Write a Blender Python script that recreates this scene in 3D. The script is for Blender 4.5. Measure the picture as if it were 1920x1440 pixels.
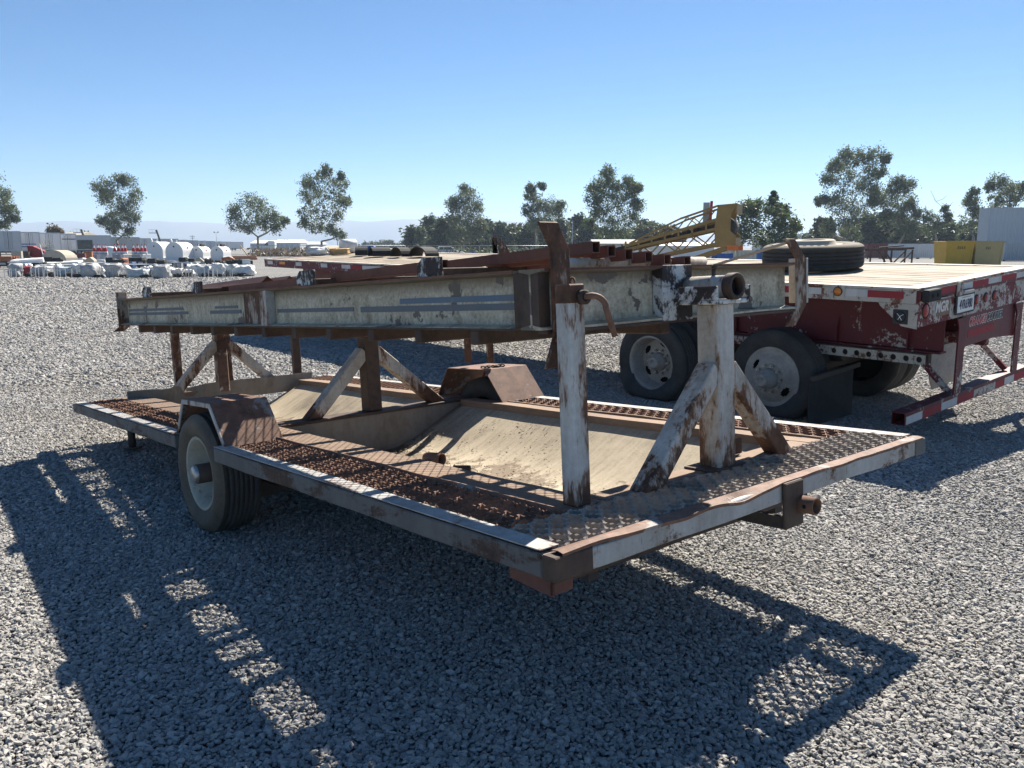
import bpy, bmesh, math, random
import numpy as np
from mathutils import Vector, Matrix, noise as mnoise

random.seed(7)
SC = bpy.context.scene
COL = SC.collection
for _o in list(bpy.data.objects):
    bpy.data.objects.remove(_o)

# ---------------------------------------------------------------- camera
CAM_H, FPX, PITCH = 1.68, 1551.98, math.radians(9.4026)
cam = bpy.data.cameras.new('camera')
cam.sensor_width = 36.0
cam.lens = 36.0 * FPX / 1920.0
cam.clip_start, cam.clip_end = 0.05, 60000.0
cam_o = bpy.data.objects.new('camera', cam)
cam_o.location = (0, 0, CAM_H)
cam_o.rotation_euler = (math.pi / 2 - PITCH, 0, 0)
COL.objects.link(cam_o)
SC.camera = cam_o

# ---------------------------------------------------------------- sky, sun, exposure
SUN = Vector((0.335, 0.752, 0.773)).normalized()
SUN_EL = math.asin(SUN.z)
SUN_AZ = math.atan2(SUN.x, SUN.y)
world = bpy.data.worlds.new('World')
SC.world = world
world.use_nodes = True
wn, wl = world.node_tree.nodes, world.node_tree.links
bg = wn['Background']
sky = wn.new('ShaderNodeTexSky')
sky.sky_type = 'NISHITA'
sky.sun_disc = False
sky.sun_elevation = SUN_EL
sky.sun_rotation = SUN_AZ
sky.altitude = 100
sky.air_density = 0.62
sky.dust_density = 0.05
sky.ozone_density = 3.0
bg.inputs[1].default_value = 0.056
# a thin streak of cloud low over the hills
wtc = wn.new('ShaderNodeTexCoord')
wsep = wn.new('ShaderNodeSeparateXYZ')
wl.new(wtc.outputs['Generated'], wsep.inputs[0])
def wmath(op, a, b=None, c=None, clamp=False):
    n = wn.new('ShaderNodeMath'); n.operation = op; n.use_clamp = clamp
    for i, v in enumerate((a, b, c)):
        if v is None: continue
        if isinstance(v, (int, float)): n.inputs[i].default_value = v
        else: wl.new(v, n.inputs[i])
    return n.outputs[0]
waz = wmath('ARCTAN2', wsep.outputs[0], wsep.outputs[1])
wmap = wn.new('ShaderNodeCombineXYZ')
wl.new(wmath('MULTIPLY', waz, 9.0), wmap.inputs[0])
wl.new(wmath('MULTIPLY', wsep.outputs[2], 190.0), wmap.inputs[1])
wno = wn.new('ShaderNodeTexNoise')
wno.inputs['Scale'].default_value = 1.3; wno.inputs['Detail'].default_value = 5
wl.new(wmap.outputs[0], wno.inputs['Vector'])
elm = wmath('SUBTRACT', 1.0, wmath('ABSOLUTE', wmath('DIVIDE', wmath('SUBTRACT', wsep.outputs[2], 0.0395), 0.0075)), clamp=True)
azm = wmath('SUBTRACT', 1.0, wmath('ABSOLUTE', wmath('DIVIDE', wmath('SUBTRACT', waz, -0.135), 0.105)), clamp=True)
cm = wmath('MULTIPLY', wmath('MULTIPLY', wmath('POWER', elm, 0.6), wmath('POWER', azm, 0.5)), wmath('MULTIPLY', wno.outputs['Fac'], 1.5), clamp=True)
wmix = wn.new('ShaderNodeMix'); wmix.data_type = 'RGBA'
whs = wn.new('ShaderNodeHueSaturation'); whs.inputs['Saturation'].default_value = 1.26
wl.new(sky.outputs[0], whs.inputs['Color'])
wti = wn.new('ShaderNodeMix'); wti.data_type = 'RGBA'; wti.blend_type = 'MULTIPLY'; wti.inputs[0].default_value = 1.0
wti.inputs[7].default_value = (0.92, 1.0, 0.97, 1)
wl.new(whs.outputs[0], wti.inputs[6])
wl.new(cm, wmix.inputs[0]); wl.new(wti.outputs[2], wmix.inputs[6])
wmix.inputs[7].default_value = (7.6, 7.9, 8.3, 1)
wl.new(wmix.outputs[2], bg.inputs[0])

sun = bpy.data.lights.new('sun', 'SUN')
sun.energy = 5.0
sun.angle = math.radians(0.53)
sun.color = (1.0, 0.93, 0.82)
sun_o = bpy.data.objects.new('sun', sun)
sun_o.rotation_euler = (-SUN).to_track_quat('-Z', 'Y').to_euler()
sun_o.location = SUN * 50
COL.objects.link(sun_o)
vs = SC.view_settings
vs.view_transform = 'Standard'; vs.look = 'None'; vs.gamma = 1.0; vs.exposure = 1.26
vs.use_curve_mapping = False
SC.cycles.max_bounces = 5
SC.cycles.diffuse_bounces = 2
SC.cycles.glossy_bounces = 2
SC.cycles.transparent_max_bounces = 5
SC.cycles.volume_bounces = 0
SC.cycles.use_denoising = True
SC.cycles.caustics_reflective = False
SC.cycles.caustics_refractive = False

# ---------------------------------------------------------------- pixel helpers (used to read sizes, all in metres)
CAMV = Vector((0, 0, CAM_H))
def ray(u, v):
    x, d = (u - 960) / FPX, (v - 720) / FPX
    return Vector((x, math.cos(PITCH) - d * math.sin(PITCH), -math.sin(PITCH) - d * math.cos(PITCH)))
def at(u, v, Y):
    r = ray(u, v)
    return CAMV + r * (Y / r.y)
def gnd(u, v, z=0.0):
    r = ray(u, v)
    return CAMV + r * ((z - CAM_H) / r.z)
def wid(px, Y):          # metres spanned by px photo pixels at distance Y
    return px * Y * 1.013 / FPX

# ---------------------------------------------------------------- mesh builder
class M:
    def __init__(s):
        s.v, s.f, s.smooth = [], [], []
    def add(s, vs_, fs, smooth=False):
        o = len(s.v)
        s.v += [tuple(p) for p in vs_]
        for f in fs:
            s.f.append(tuple(i + o for i in f)); s.smooth.append(smooth)
        return s
    def box(s, x0, x1, y0, y1, z0, z1):
        return s.add([(x0,y0,z0),(x1,y0,z0),(x1,y1,z0),(x0,y1,z0),(x0,y0,z1),(x1,y0,z1),(x1,y1,z1),(x0,y1,z1)],
                     [(0,3,2,1),(4,5,6,7),(0,1,5,4),(1,2,6,5),(2,3,7,6),(3,0,4,7)])
    def bar(s, p0, p1, w, h, up=(0,0,1), twist=0):
        """square bar from p0 to p1, w sideways, h along up"""
        p0, p1 = Vector(p0), Vector(p1)
        d = (p1 - p0).normalized(); u = Vector(up)
        if abs(d.dot(u)) > 0.98: u = Vector((0, 1, 0))
        sx = d.cross(u).normalized(); u = sx.cross(d)
        vv = []
        for p in (p0, p1):
            for a, b in ((-1,-1),(1,-1),(1,1),(-1,1)):
                vv.append(p + sx * (a * w / 2) + u * (b * h / 2))
        return s.add(vv, [(0,1,2,3),(7,6,5,4),(0,4,5,1),(1,5,6,2),(2,6,7,3),(3,7,4,0)])
    def cyl(s, p0, p1, r, n=16, r1=None, cap=True, smooth=True):
        p0, p1 = Vector(p0), Vector(p1); r1 = r if r1 is None else r1
        d = (p1 - p0).normalized()
        u = d.orthogonal().normalized(); w = d.cross(u)
        vv = []
        for p, q in ((p0, r), (p1, r1)):
            for i in range(n):
                t = 2 * math.pi * i / n
                vv.append(p + u * (q * math.cos(t)) + w * (q * math.sin(t)))
        s.add(vv, [(i, (i+1) % n, n + (i+1) % n, n + i) for i in range(n)], smooth)
        if cap:
            o = len(s.v) - 2 * n
            s.f.append(tuple(o + i for i in reversed(range(n)))); s.smooth.append(False)
            s.f.append(tuple(o + n + i for i in range(n))); s.smooth.append(False)
        return s
    def pipe(s, p0, p1, r, ri, n=24):
        p0, p1 = Vector(p0), Vector(p1)
        d = (p1 - p0).normalized(); u = d.orthogonal().normalized(); w = d.cross(u)
        vv = []
        for p, q in ((p0, r), (p1, r), (p1, ri), (p0, ri)):
            for i in range(n):
                t = 2 * math.pi * i / n
                vv.append(p + u * (q * math.cos(t)) + w * (q * math.sin(t)))
        fs = []
        for k in range(4):
            for i in range(n):
                j = (i + 1) % n; k2 = (k + 1) % 4
                fs.append((k*n+i, k*n+j, k2*n+j, k2*n+i))
        return s.add(vv, fs, False if n < 10 else True)
    def chain(s, pts, r, n=8, smooth=True):
        """round tube along a poly line with radius r (number or list)"""
        pts = [Vector(p) for p in pts]
        rr = r if isinstance(r, (list, tuple)) else [r] * len(pts)
        base = len(s.v); prev = None
        for i, p in enumerate(pts):
            d = (pts[min(i+1, len(pts)-1)] - pts[max(i-1, 0)]).normalized()
            u = prev - d * prev.dot(d) if prev is not None else d.orthogonal()
            if u.length < 1e-6: u = d.orthogonal()
            u.normalize(); prev = u; w = d.cross(u)
            for k in range(n):
                t = 2 * math.pi * k / n
                s.v.append(tuple(p + u * (rr[i] * math.cos(t)) + w * (rr[i] * math.sin(t))))
        for i in range(len(pts) - 1):
            for k in range(n):
                s.f.append((base+i*n+k, base+i*n+(k+1) % n, base+(i+1)*n+(k+1) % n, base+(i+1)*n+k)); s.smooth.append(smooth)
        s.f.append(tuple(base + k for k in reversed(range(n)))); s.smooth.append(False)
        s.f.append(tuple(base + (len(pts)-1)*n + k for k in range(n))); s.smooth.append(False)
        return s
    def prism(s, poly, axis, lo, hi):
        """extrude 2D polygon along axis 0/1/2; poly holds the two other coords in order"""
        n = len(poly); vv = []
        for q in (lo, hi):
            for a, b in poly:
                vv.append((q, a, b) if axis == 0 else (a, q, b) if axis == 1 else (a, b, q))
        fs = [(i, (i+1) % n, n + (i+1) % n, n + i) for i in range(n)]
        fs += [tuple(reversed(range(n))), tuple(range(n, 2*n))]
        return s.add(vv, fs)
    def lathe(s, prof, center, n=48, axis=0, smooth=True, closed=False):
        """prof: (r, t) revolved about axis through center; t along axis"""
        cx = Vector(center); m = len(prof); base = len(s.v)
        for i in range(n):
            t = 2 * math.pi * i / n
            for r, q in prof:
                a, b = r * math.cos(t), r * math.sin(t)
                p = (q, a, b) if axis == 0 else (a, q, b) if axis == 1 else (a, b, q)
                s.v.append(tuple(cx + Vector(p)))
        kk = m if closed else m - 1
        for i in range(n):
            j = (i + 1) % n
            for k in range(kk):
                k2 = (k + 1) % m
                s.f.append((base+i*m+k, base+j*m+k, base+j*m+k2, base+i*m+k2)); s.smooth.append(smooth)
        return s
    def mesh(s, name):
        me = bpy.data.meshes.new(name)
        me.from_pydata(s.v, [], s.f)
        me.polygons.foreach_set('use_smooth', s.smooth)
        me.update()
        bm = bmesh.new(); bm.from_mesh(me)
        bmesh.ops.recalc_face_normals(bm, faces=bm.faces)
        bm.to_mesh(me); bm.free()
        return me
    def build(s, name, mat, parent=None, bevel=0, seg=1, kind=None, label=None, raw=False):
        if raw:
            me = bpy.data.meshes.new(name); me.from_pydata(s.v, [], s.f)
            me.polygons.foreach_set('use_smooth', s.smooth); me.update()
        else:
            me = s.mesh(name)
        me.materials.append(mat)
        o = bpy.data.objects.new(name, me)
        COL.objects.link(o)
        if parent is not None: o.parent = parent
        if bevel:
            b = o.modifiers.new('bevel', 'BEVEL'); b.width = bevel; b.segments = seg; b.limit_method = 'ANGLE'; b.angle_limit = math.radians(40)
            b.harden_normals = False
        if kind: o['kind'] = kind
        if label: o['label'] = label
        return o

def tag(o, label, cat, group=None):
    o['label'] = label; o['category'] = cat
    if group: o['group'] = group
    return o
def thing(name, label, cat, loc=(0,0,0), rotz=0, group=None, matrix=None):
    o = bpy.data.objects.new(name, None)
    o.empty_display_size = 0.2
    COL.objects.link(o)
    if matrix is not None: o.matrix_world = matrix
    else: o.location = loc; o.rotation_euler = (0, 0, rotz)
    return tag(o, label, cat, group)
def group_part(name, parent):
    o = bpy.data.objects.new(name, None); o.empty_display_size = 0.1
    COL.objects.link(o); o.parent = parent
    return o
def dup(root, loc=None, rotz=None, label=None, group=None):
    r = root.copy(); COL.objects.link(r)
    if loc is not None: r.location = loc
    if rotz is not None: r.rotation_euler = (0, 0, rotz)
    if label: r['label'] = label
    if group: r['group'] = group
    for ch in list(root.children):
        c = ch.copy(); COL.objects.link(c); c.parent = r
        for g in list(ch.children):
            d = g.copy(); COL.objects.link(d); d.parent = c
    return r
def struct(o):
    o['kind'] = 'structure'; return o
# ---------------------------------------------------------------- materials
MATS = {}
class NT:
    def __init__(s, name):
        s.m = bpy.data.materials.new(name); s.m.use_nodes = True
        s.n, s.l = s.m.node_tree.nodes, s.m.node_tree.links
        s.b = s.n['Principled BSDF']
        s.tc = s.n.new('ShaderNodeTexCoord')
        MATS[name] = s.m
    def link(s, a, b): s.l.new(a, b)
    def coord(s, scale=(1,1,1), src='Object', loc=(0,0,0), rot=(0,0,0)):
        mp = s.n.new('ShaderNodeMapping'); mp.inputs['Scale'].default_value = scale; mp.inputs['Location'].default_value = loc
        mp.inputs['Rotation'].default_value = rot
        s.l.new(s.tc.outputs[src], mp.inputs[0]); return mp.outputs[0]
    def noise(s, vec, scale=5, detail=6, rough=0.6, dist=0.0):
        t = s.n.new('ShaderNodeTexNoise'); t.inputs['Scale'].default_value = scale; t.inputs['Detail'].default_value = detail
        t.inputs['Roughness'].default_value = rough; t.inputs['Distortion'].default_value = dist
        s.l.new(vec, t.inputs['Vector']); return t.outputs['Fac']
    def voro(s, vec, scale=5, feature='F1', out='Distance', rnd=1.0):
        t = s.n.new('ShaderNodeTexVoronoi'); t.feature = feature; t.inputs['Scale'].default_value = scale; t.inputs['Randomness'].default_value = rnd
        s.l.new(vec, t.inputs['Vector']); return t.outputs[out]
    def ramp(s, fac, stops, interp='LINEAR'):
        r = s.n.new('ShaderNodeValToRGB'); r.color_ramp.interpolation = interp
        e = r.color_ramp.elements
        while len(e) < len(stops): e.new(0.5)
        for i, (p, c) in enumerate(stops):
            e[i].position = p
            e[i].color = (c, c, c, 1) if isinstance(c, (int, float)) else (*c, 1)
        s.l.new(fac, r.inputs[0]); return r.outputs[0]
    def mix(s, fac, a, b, mode='MIX'):
        m = s.n.new('ShaderNodeMix'); m.data_type = 'RGBA'; m.blend_type = mode
        for i, v in ((0, fac), (6, a), (7, b)):
            if isinstance(v, (int, float)): m.inputs[i].default_value = v if i == 0 else (v, v, v, 1)
            elif isinstance(v, tuple): m.inputs[i].default_value = (*v, 1)
            else: s.l.new(v, m.inputs[i])
        return m.outputs[2]
    def math(s, op, a, b=None, clamp=False):
        n = s.n.new('ShaderNodeMath'); n.operation = op; n.use_clamp = clamp
        for i, v in enumerate((a, b)):
            if v is None: continue
            if isinstance(v, (int, float)): n.inputs[i].default_value = v
            else: s.l.new(v, n.inputs[i])
        return n.outputs[0]
    def bump(s, h, strength=0.3, dist=0.01):
        b = s.n.new('ShaderNodeBump'); b.inputs['Strength'].default_value = strength; b.inputs['Distance'].default_value = dist
        s.l.new(h, b.inputs['Height']); s.l.new(b.outputs[0], s.b.inputs['Normal'])
    def set(s, col=None, rough=None, metal=None, spec=None):
        for k, v in (('Base Color', col), ('Roughness', rough), ('Metallic', metal), ('Specular IOR Level', spec)):
            if v is None: continue
            if isinstance(v, tuple): s.b.inputs[k].default_value = (*v, 1)
            elif isinstance(v, (int, float)): s.b.inputs[k].default_value = v
            else: s.l.new(v, s.b.inputs[k])
        return s.m

RUST = ((0.045, 0.024, 0.016), (0.16, 0.075, 0.042))
def rusty(name, paint, cov=0.5, scale=5.0, stretch=(1,1,1), rust=RUST, dirt=0.35, edge=0.025, rough=0.62, dirtcol=(0.16, 0.12, 0.08), fine=0.22, spec=0.35, foot=0.0, runs=0.0):
    """old paint with chipped patches of rust; cov = share that is rust; foot = more rust close to the deck; runs = streaks below the chips"""
    t = NT(name)
    c = t.coord(stretch)
    n1 = t.noise(c, scale, 6, 0.66, 0.6)
    n2 = t.noise(c, scale * 7, 4, 0.65)
    n3 = t.noise(t.coord((2.6, 2.6, 0.55), rot=(0.3, 0.2, 0.1)), scale * 5, 3, 0.7)
    s_ = t.math('ADD', t.math('ADD', t.math('MULTIPLY', n1, 0.88 - fine), t.math('MULTIPLY', n2, fine)), t.math('MULTIPLY', n3, 0.12))
    if foot:
        sp = t.n.new('ShaderNodeSeparateXYZ'); t.link(t.tc.outputs['Object'], sp.inputs[0])
        f1 = t.ramp(sp.outputs[2], [(0.0, 1.0), (0.16, 0.0)])
        s_ = t.math('SUBTRACT', s_, t.math('MULTIPLY', f1, foot))
    k = 0.5 + (cov - 0.5) * 0.36
    mask = t.ramp(s_, [(max(0, k - edge), 0.0), (min(1, k + edge), 1.0)])
    rn = t.noise(t.coord((1,1,1), loc=(3,5,1)), scale * 4, 5, 0.7)
    rc = t.ramp(rn, [(0.32, rust[0]), (0.68, rust[1])])
    dn = t.noise(t.coord((2.2, 2.2, 0.5), loc=(7,1,2)), 3.5, 5, 0.65)
    dn2 = t.noise(t.coord((1, 1, 1), loc=(1,9,2)), 38, 3, 0.6)
    df = t.ramp(t.math('ADD', t.math('MULTIPLY', dn, 0.72), t.math('MULTIPLY', dn2, 0.28)), [(0.36, 0.0), (0.72, dirt)])
    pc = t.mix(df, paint, dirtcol)
    if runs:
        # stained halo and runs around the bare patches
        halo = t.ramp(t.math('ADD', s_, t.math('MULTIPLY', t.noise(t.coord((7, 7, 0.5)), 4, 3, 0.6), 0.10)), [(k + 0.045, runs), (k + 0.11, 0.0)])
        pc = t.mix(halo, pc, (0.30, 0.16, 0.085))
        scr = t.ramp(t.noise(t.coord((9, 9, 1.2), rot=(0.5, 0.1, 0.4)), 6, 4, 0.75), [(0.30, 0.75), (0.37, 0.0)])
        pc = t.mix(scr, pc, (0.12, 0.085, 0.07))
    col = t.mix(mask, rc, pc)
    t.set(col, t.math('ADD', rough, t.math('MULTIPLY', n2, 0.2)), 0.0, spec)
    t.bump(t.math('ADD', t.math('MULTIPLY', mask, 0.6), t.math('MULTIPLY', rn, 0.5)), 0.35, 0.003)
    return t.m

def plain(name, col, rough=0.7, var=0.25, scale=6, metal=0.0, spec=0.4, bump=0.15, fine=40, stretch=(1,1,1), bdist=0.004):
    t = NT(name)
    c = t.coord(stretch)
    n = t.noise(c, scale, 6, 0.62); m = t.noise(c, fine, 4, 0.6)
    s_ = t.math('ADD', t.math('MULTIPLY', n, 0.65), t.math('MULTIPLY', m, 0.35))
    lo = tuple(x * (1 - var) for x in col); hi = tuple(min(1, x * (1 + var)) for x in col)
    t.set(t.ramp(s_, [(0.3, lo), (0.7, hi)]), t.math('ADD', rough - 0.08, t.math('MULTIPLY', n, 0.16)), metal, spec)
    if bump: t.bump(s_, bump, bdist)
    return t.m

# trailer paints
rusty('chipped_white', (0.60, 0.59, 0.56), 0.345, 4.2, (1.2, 1.2, 0.32), dirt=0.75, foot=0.13, runs=0.75, fine=0.30)
rusty('worn_white', (0.60, 0.58, 0.54), 0.33, 3.8, (1.2, 1.2, 0.42), dirt=0.8, foot=0.12, runs=0.8, fine=0.26)
rusty('brace_white', (0.60, 0.58, 0.54), 0.27, 4.4, (1.0, 1.3, 0.6), dirt=0.75, foot=0.12, runs=0.8, fine=0.30)
rusty('brown_white', (0.46, 0.43, 0.38), 0.62, 4.5, (1.3, 1.3, 0.6), dirt=0.7, runs=0.5)
rusty('rail_grey', (0.15, 0.15, 0.148), 0.40, 7.0, (1, 0.4, 1), rust=((0.035,0.027,0.024),(0.10,0.062,0.045)), dirt=0.6, dirtcol=(0.06,0.055,0.05))
rusty('rail_white', (0.47, 0.47, 0.455), 0.30, 7.0, (0.6, 0.6, 1), rust=((0.05,0.035,0.03),(0.15,0.09,0.06)), dirt=0.65, runs=0.4)
rusty('fender_rust', (0.36, 0.34, 0.33), 0.74, 3.6, rust=((0.11, 0.06, 0.042), (0.25, 0.135, 0.092)), dirt=0.5)
rusty('red_rust', (0.17, 0.075, 0.058), 0.55, 6.0, (1, 0.4, 1), rust=((0.06, 0.028, 0.023), (0.14, 0.055, 0.042)), dirt=0.2, edge=0.2)
rusty('dark_rust', (0.11, 0.075, 0.058), 0.6, 5.0, rust=((0.03, 0.021, 0.017), (0.085, 0.05, 0.036)), dirt=0.3, edge=0.15)
rusty('black_white', (0.66, 0.66, 0.64), 0.58, 9.0, rust=((0.025, 0.022, 0.022), (0.07, 0.05, 0.045)), dirt=0.2, fine=0.12)
rusty('grey_sheet', (0.30, 0.275, 0.235), 0.24, 4.0, (1, 1, 0.6), rust=((0.10,0.075,0.055),(0.20,0.15,0.11)), dirt=0.6, edge=0.12)
plain('orange_rust', (0.19, 0.10, 0.065), 0.85, 0.45, 9, fine=80)
plain('grate_rust', (0.25, 0.135, 0.088), 0.8, 0.5, 5, fine=60)
plain('grate_steel', (0.34, 0.29, 0.24), 0.55, 0.4, 5, fine=60)
plain('brown_flat', (0.24, 0.165, 0.115), 0.85, 0.35, 3.5, fine=40, stretch=(1, 0.5, 1))
plain('under_steel', (0.07, 0.055, 0.047), 0.8, 0.4, 4)

def beam_paint(name):
    """galvanised, streaky off-white beam: dark at the top, mottled below, a few bare patches"""
    t = NT(name)
    c = t.coord((1, 1, 1))
    n1 = t.noise(t.coord((1.0, 1.0, 0.35)), 9, 7, 0.7)
    n2 = t.noise(c, 55, 4, 0.7)
    s_ = t.math('ADD', t.math('MULTIPLY', n1, 0.55), t.math('MULTIPLY', n2, 0.45))
    base = t.ramp(s_, [(0.36, (0.21, 0.175, 0.12)), (0.5, (0.47, 0.41, 0.305)), (0.64, (0.68, 0.62, 0.49))])
    # darker brown towards the top flange, edge broken by noise
    sp = t.n.new('ShaderNodeSeparateXYZ'); t.link(t.tc.outputs['Object'], sp.inputs[0])
    edge = t.math('ADD', sp.outputs[2], t.math('MULTIPLY', n1, 0.10))
    top = t.ramp(t.math('MULTIPLY', t.math('SUBTRACT', edge, 0.845), 9.0), [(0.0, 0.0), (0.45, 0.85)])
    base = t.mix(top, base, (0.15, 0.115, 0.075))
    # flaked patches
    p1 = t.noise(t.coord((1, 1, 1), loc=(4.3, 2.1, 0.6)), 4.2, 5, 0.55)
    p2 = t.ramp(p1, [(0.594, 0.0), (0.604, 1.0)])
    base = t.mix(p2, base, (0.15, 0.125, 0.105))
    p3 = t.noise(t.coord((1, 0.35, 1), loc=(1.3, 7.1, 2.6)), 3.0, 4, 0.5)
    base = t.mix(t.ramp(p3, [(0.60, 0.0), (0.74, 0.55)]), base, (0.20, 0.13, 0.075))
    t.set(base, 0.62, 0.0, 0.35)
    t.bump(t.math('ADD', n2, t.math('MULTIPLY', p2, -1.2)), 0.25, 0.003)
    return t.m
beam_paint('beam_paint')
rusty('stripe_blue', (0.13, 0.19, 0.265), 0.16, 7, dirt=0.5, rust=((0.20,0.18,0.15),(0.34,0.31,0.26)), dirtcol=(0.2,0.19,0.17))
rusty('stripe_grey', (0.145, 0.165, 0.19), 0.16, 7, dirt=0.5, rust=((0.20,0.18,0.15),(0.34,0.31,0.26)), dirtcol=(0.2,0.19,0.17))

def trough_mat():
    t = NT('trough_sheet')
    n1 = t.noise(t.coord((1, 1, 1)), 2.2, 7, 0.62, 0.4)
    n2 = t.noise(t.coord((1.0, 9, 1.0), rot=(0, 0, 0.35)), 3.2, 6, 0.72)
    n3 = t.noise(t.coord((1, 1, 1)), 70, 3, 0.6)
    s_ = t.math('ADD', t.math('ADD', t.math('MULTIPLY', n1, 0.44), t.math('MULTIPLY', n2, 0.36)), t.math('MULTIPLY', n3, 0.20))
    col = t.ramp(s_, [(0.34, (0.16, 0.13, 0.095)), (0.45, (0.33, 0.275, 0.195)), (0.54, (0.44, 0.37, 0.265)), (0.66, (0.52, 0.45, 0.34))])
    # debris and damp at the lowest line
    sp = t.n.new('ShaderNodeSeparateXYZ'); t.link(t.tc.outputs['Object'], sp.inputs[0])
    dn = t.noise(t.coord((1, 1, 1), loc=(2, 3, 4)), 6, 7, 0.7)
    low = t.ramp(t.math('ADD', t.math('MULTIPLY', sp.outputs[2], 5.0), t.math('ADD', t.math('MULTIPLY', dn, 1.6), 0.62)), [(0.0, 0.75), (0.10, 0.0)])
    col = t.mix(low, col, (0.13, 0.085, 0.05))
    t.set(col, 0.72, 0.0, 0.35)
    t.bump(s_, 0.25, 0.006)
    return t.m
trough_mat()

def rubber(name, col, dust, amt):
    t = NT(name)
    n = t.noise(t.coord((1,1,1)), 5, 6, 0.65)
    f = t.noise(t.coord((1,1,1)), 60, 3, 0.6)
    s_ = t.math('ADD', t.math('MULTIPLY', n, 0.7), t.math('MULTIPLY', f, 0.3))
    t.set(t.mix(t.ramp(s_, [(0.34, 0.0), (0.72, amt)]), col, dust), 0.82, 0.0, 0.3)
    t.bump(s_, 0.2, 0.004)
    return t.m
rubber('tyre_tread', (0.040, 0.041, 0.043), (0.105, 0.10, 0.094), 0.8)
rubber('tyre_side', (0.085, 0.075, 0.062), (0.19, 0.155, 0.115), 0.95)
rubber('tyre_black', (0.028, 0.029, 0.031), (0.085, 0.082, 0.078), 0.8)
rubber('mud_flap', (0.022, 0.023, 0.025), (0.06, 0.058, 0.055), 0.7)
rusty('rim_cream', (0.52, 0.50, 0.42), 0.26, 7, rust=((0.11,0.09,0.07),(0.26,0.22,0.17)), dirt=0.6)
plain('rim_dusty', (0.30, 0.285, 0.26), 0.6, 0.3, 5, fine=40)
plain('hub_steel', (0.42, 0.42, 0.41), 0.38, 0.3, 8, metal=0.7)
plain('void_black', (0.008, 0.008, 0.009), 0.9, 0.2, 5, bump=0)
# flatbed
rusty('maroon_chip', (0.115, 0.015, 0.023), 0.29, 3.2, (1.6, 1, 1), rust=((0.33,0.31,0.285),(0.46,0.44,0.41)), dirt=0.35, dirtcol=(0.06,0.035,0.03), edge=0.012, rough=0.48, fine=0.3)
rusty('maroon', (0.120, 0.014, 0.024), 0.05, 6, rust=((0.3,0.27,0.25),(0.42,0.4,0.37)), dirt=0.45, dirtcol=(0.10,0.055,0.055), edge=0.012, rough=0.45)
rusty('cream_chip', (0.52, 0.49, 0.43), 0.36, 6, rust=((0.07,0.028,0.02),(0.22,0.10,0.06)), dirt=0.4)
rusty('flat_white_red', (0.50, 0.47, 0.43), 0.52, 4.5, rust=((0.13,0.02,0.026),(0.16,0.03,0.035)), dirt=0.4, edge=0.02, fine=0.35)
rusty('tape_white', (0.58, 0.58, 0.57), 0.10, 14, rust=((0.2,0.1,0.09),(0.35,0.2,0.18)), dirt=0.35)
rusty('tape_red', (0.30, 0.022, 0.035), 0.09, 14, rust=((0.25,0.12,0.11),(0.45,0.3,0.28)), dirt=0.25)
def deck_wood():
    t = NT('deck_wood')
    g = t.noise(t.coord((9, 0.6, 9)), 5, 7, 0.7, 0.4)
    n = t.noise(t.coord((1, 1, 1)), 2.3, 5, 0.6)
    k = t.noise(t.coord((30, 1.2, 30)), 4, 4, 0.7)
    oi = t.n.new('ShaderNodeObjectInfo')
    s_ = t.math('ADD', t.math('ADD', t.math('MULTIPLY', g, 0.4), t.math('MULTIPLY', k, 0.25)), t.math('ADD', t.math('MULTIPLY', n, 0.25), t.math('MULTIPLY', oi.outputs['Random'], 0.12)))
    col = t.ramp(s_, [(0.34, (0.085, 0.058, 0.040)), (0.47, (0.25, 0.20, 0.145)), (0.62, (0.42, 0.365, 0.29)), (0.75, (0.50, 0.46, 0.39))])
    t.set(col, 0.8, 0.0, 0.3); t.bump(s_, 0.5, 0.006)
    return t.m
deck_wood()
plain('lamp_red', (0.30, 0.015, 0.015), 0.3, 0.2, 10, bump=0)
plain('lamp_amber', (0.62, 0.20, 0.03), 0.3, 0.2, 10, bump=0)
plain('plate_white', (0.72, 0.72, 0.70), 0.5, 0.06, 10, bump=0)
plain('ink_navy', (0.02, 0.025, 0.08), 0.6, 0.1, 10, bump=0)
plain('ink_black', (0.012, 0.012, 0.014), 0.6, 0.1, 10, bump=0)
plain('ink_red', (0.52, 0.03, 0.025), 0.55, 0.12, 10, bump=0)
plain('sticker_white', (0.66, 0.65, 0.62), 0.55, 0.1, 10, bump=0)
plain('cone_red', (0.50, 0.022, 0.02), 0.55, 0.1, 10, bump=0)
# yard
plain('white_paint', (0.74, 0.74, 0.73), 0.5, 0.08, 3, fine=20, bump=0.05)
plain('van_white', (0.60, 0.61, 0.63), 0.45, 0.07, 0.6, fine=3, bump=0)
plain('van_grey', (0.45, 0.47, 0.50), 0.45, 0.08, 0.6, fine=3, bump=0)
plain('alu_trim', (0.42, 0.43, 0.44), 0.45, 0.15, 4, metal=0.3, bump=0)
plain('dark_steel', (0.035, 0.036, 0.038), 0.7, 0.3, 4, bump=0)
plain('wrap_white', (0.66, 0.66, 0.64), 0.55, 0.2, 3.5, fine=14, bump=0.5, bdist=0.05)
plain('wrap_blue', (0.36, 0.42, 0.45), 0.55, 0.25, 3.5, fine=14, bump=0.5, bdist=0.05)
plain('wrap_grey', (0.36, 0.37, 0.38), 0.6, 0.3, 3.5, fine=14, bump=0.5, bdist=0.05)
plain('teal_paint', (0.05, 0.26, 0.22), 0.6, 0.2, 4)
plain('red_paint', (0.28, 0.03, 0.03), 0.6, 0.2, 4)
plain('brick_orange', (0.42, 0.15, 0.07), 0.75, 0.3, 6)
plain('crate_wood', (0.46, 0.31, 0.15), 0.75, 0.22, 5, stretch=(1, 1, 6))
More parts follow.
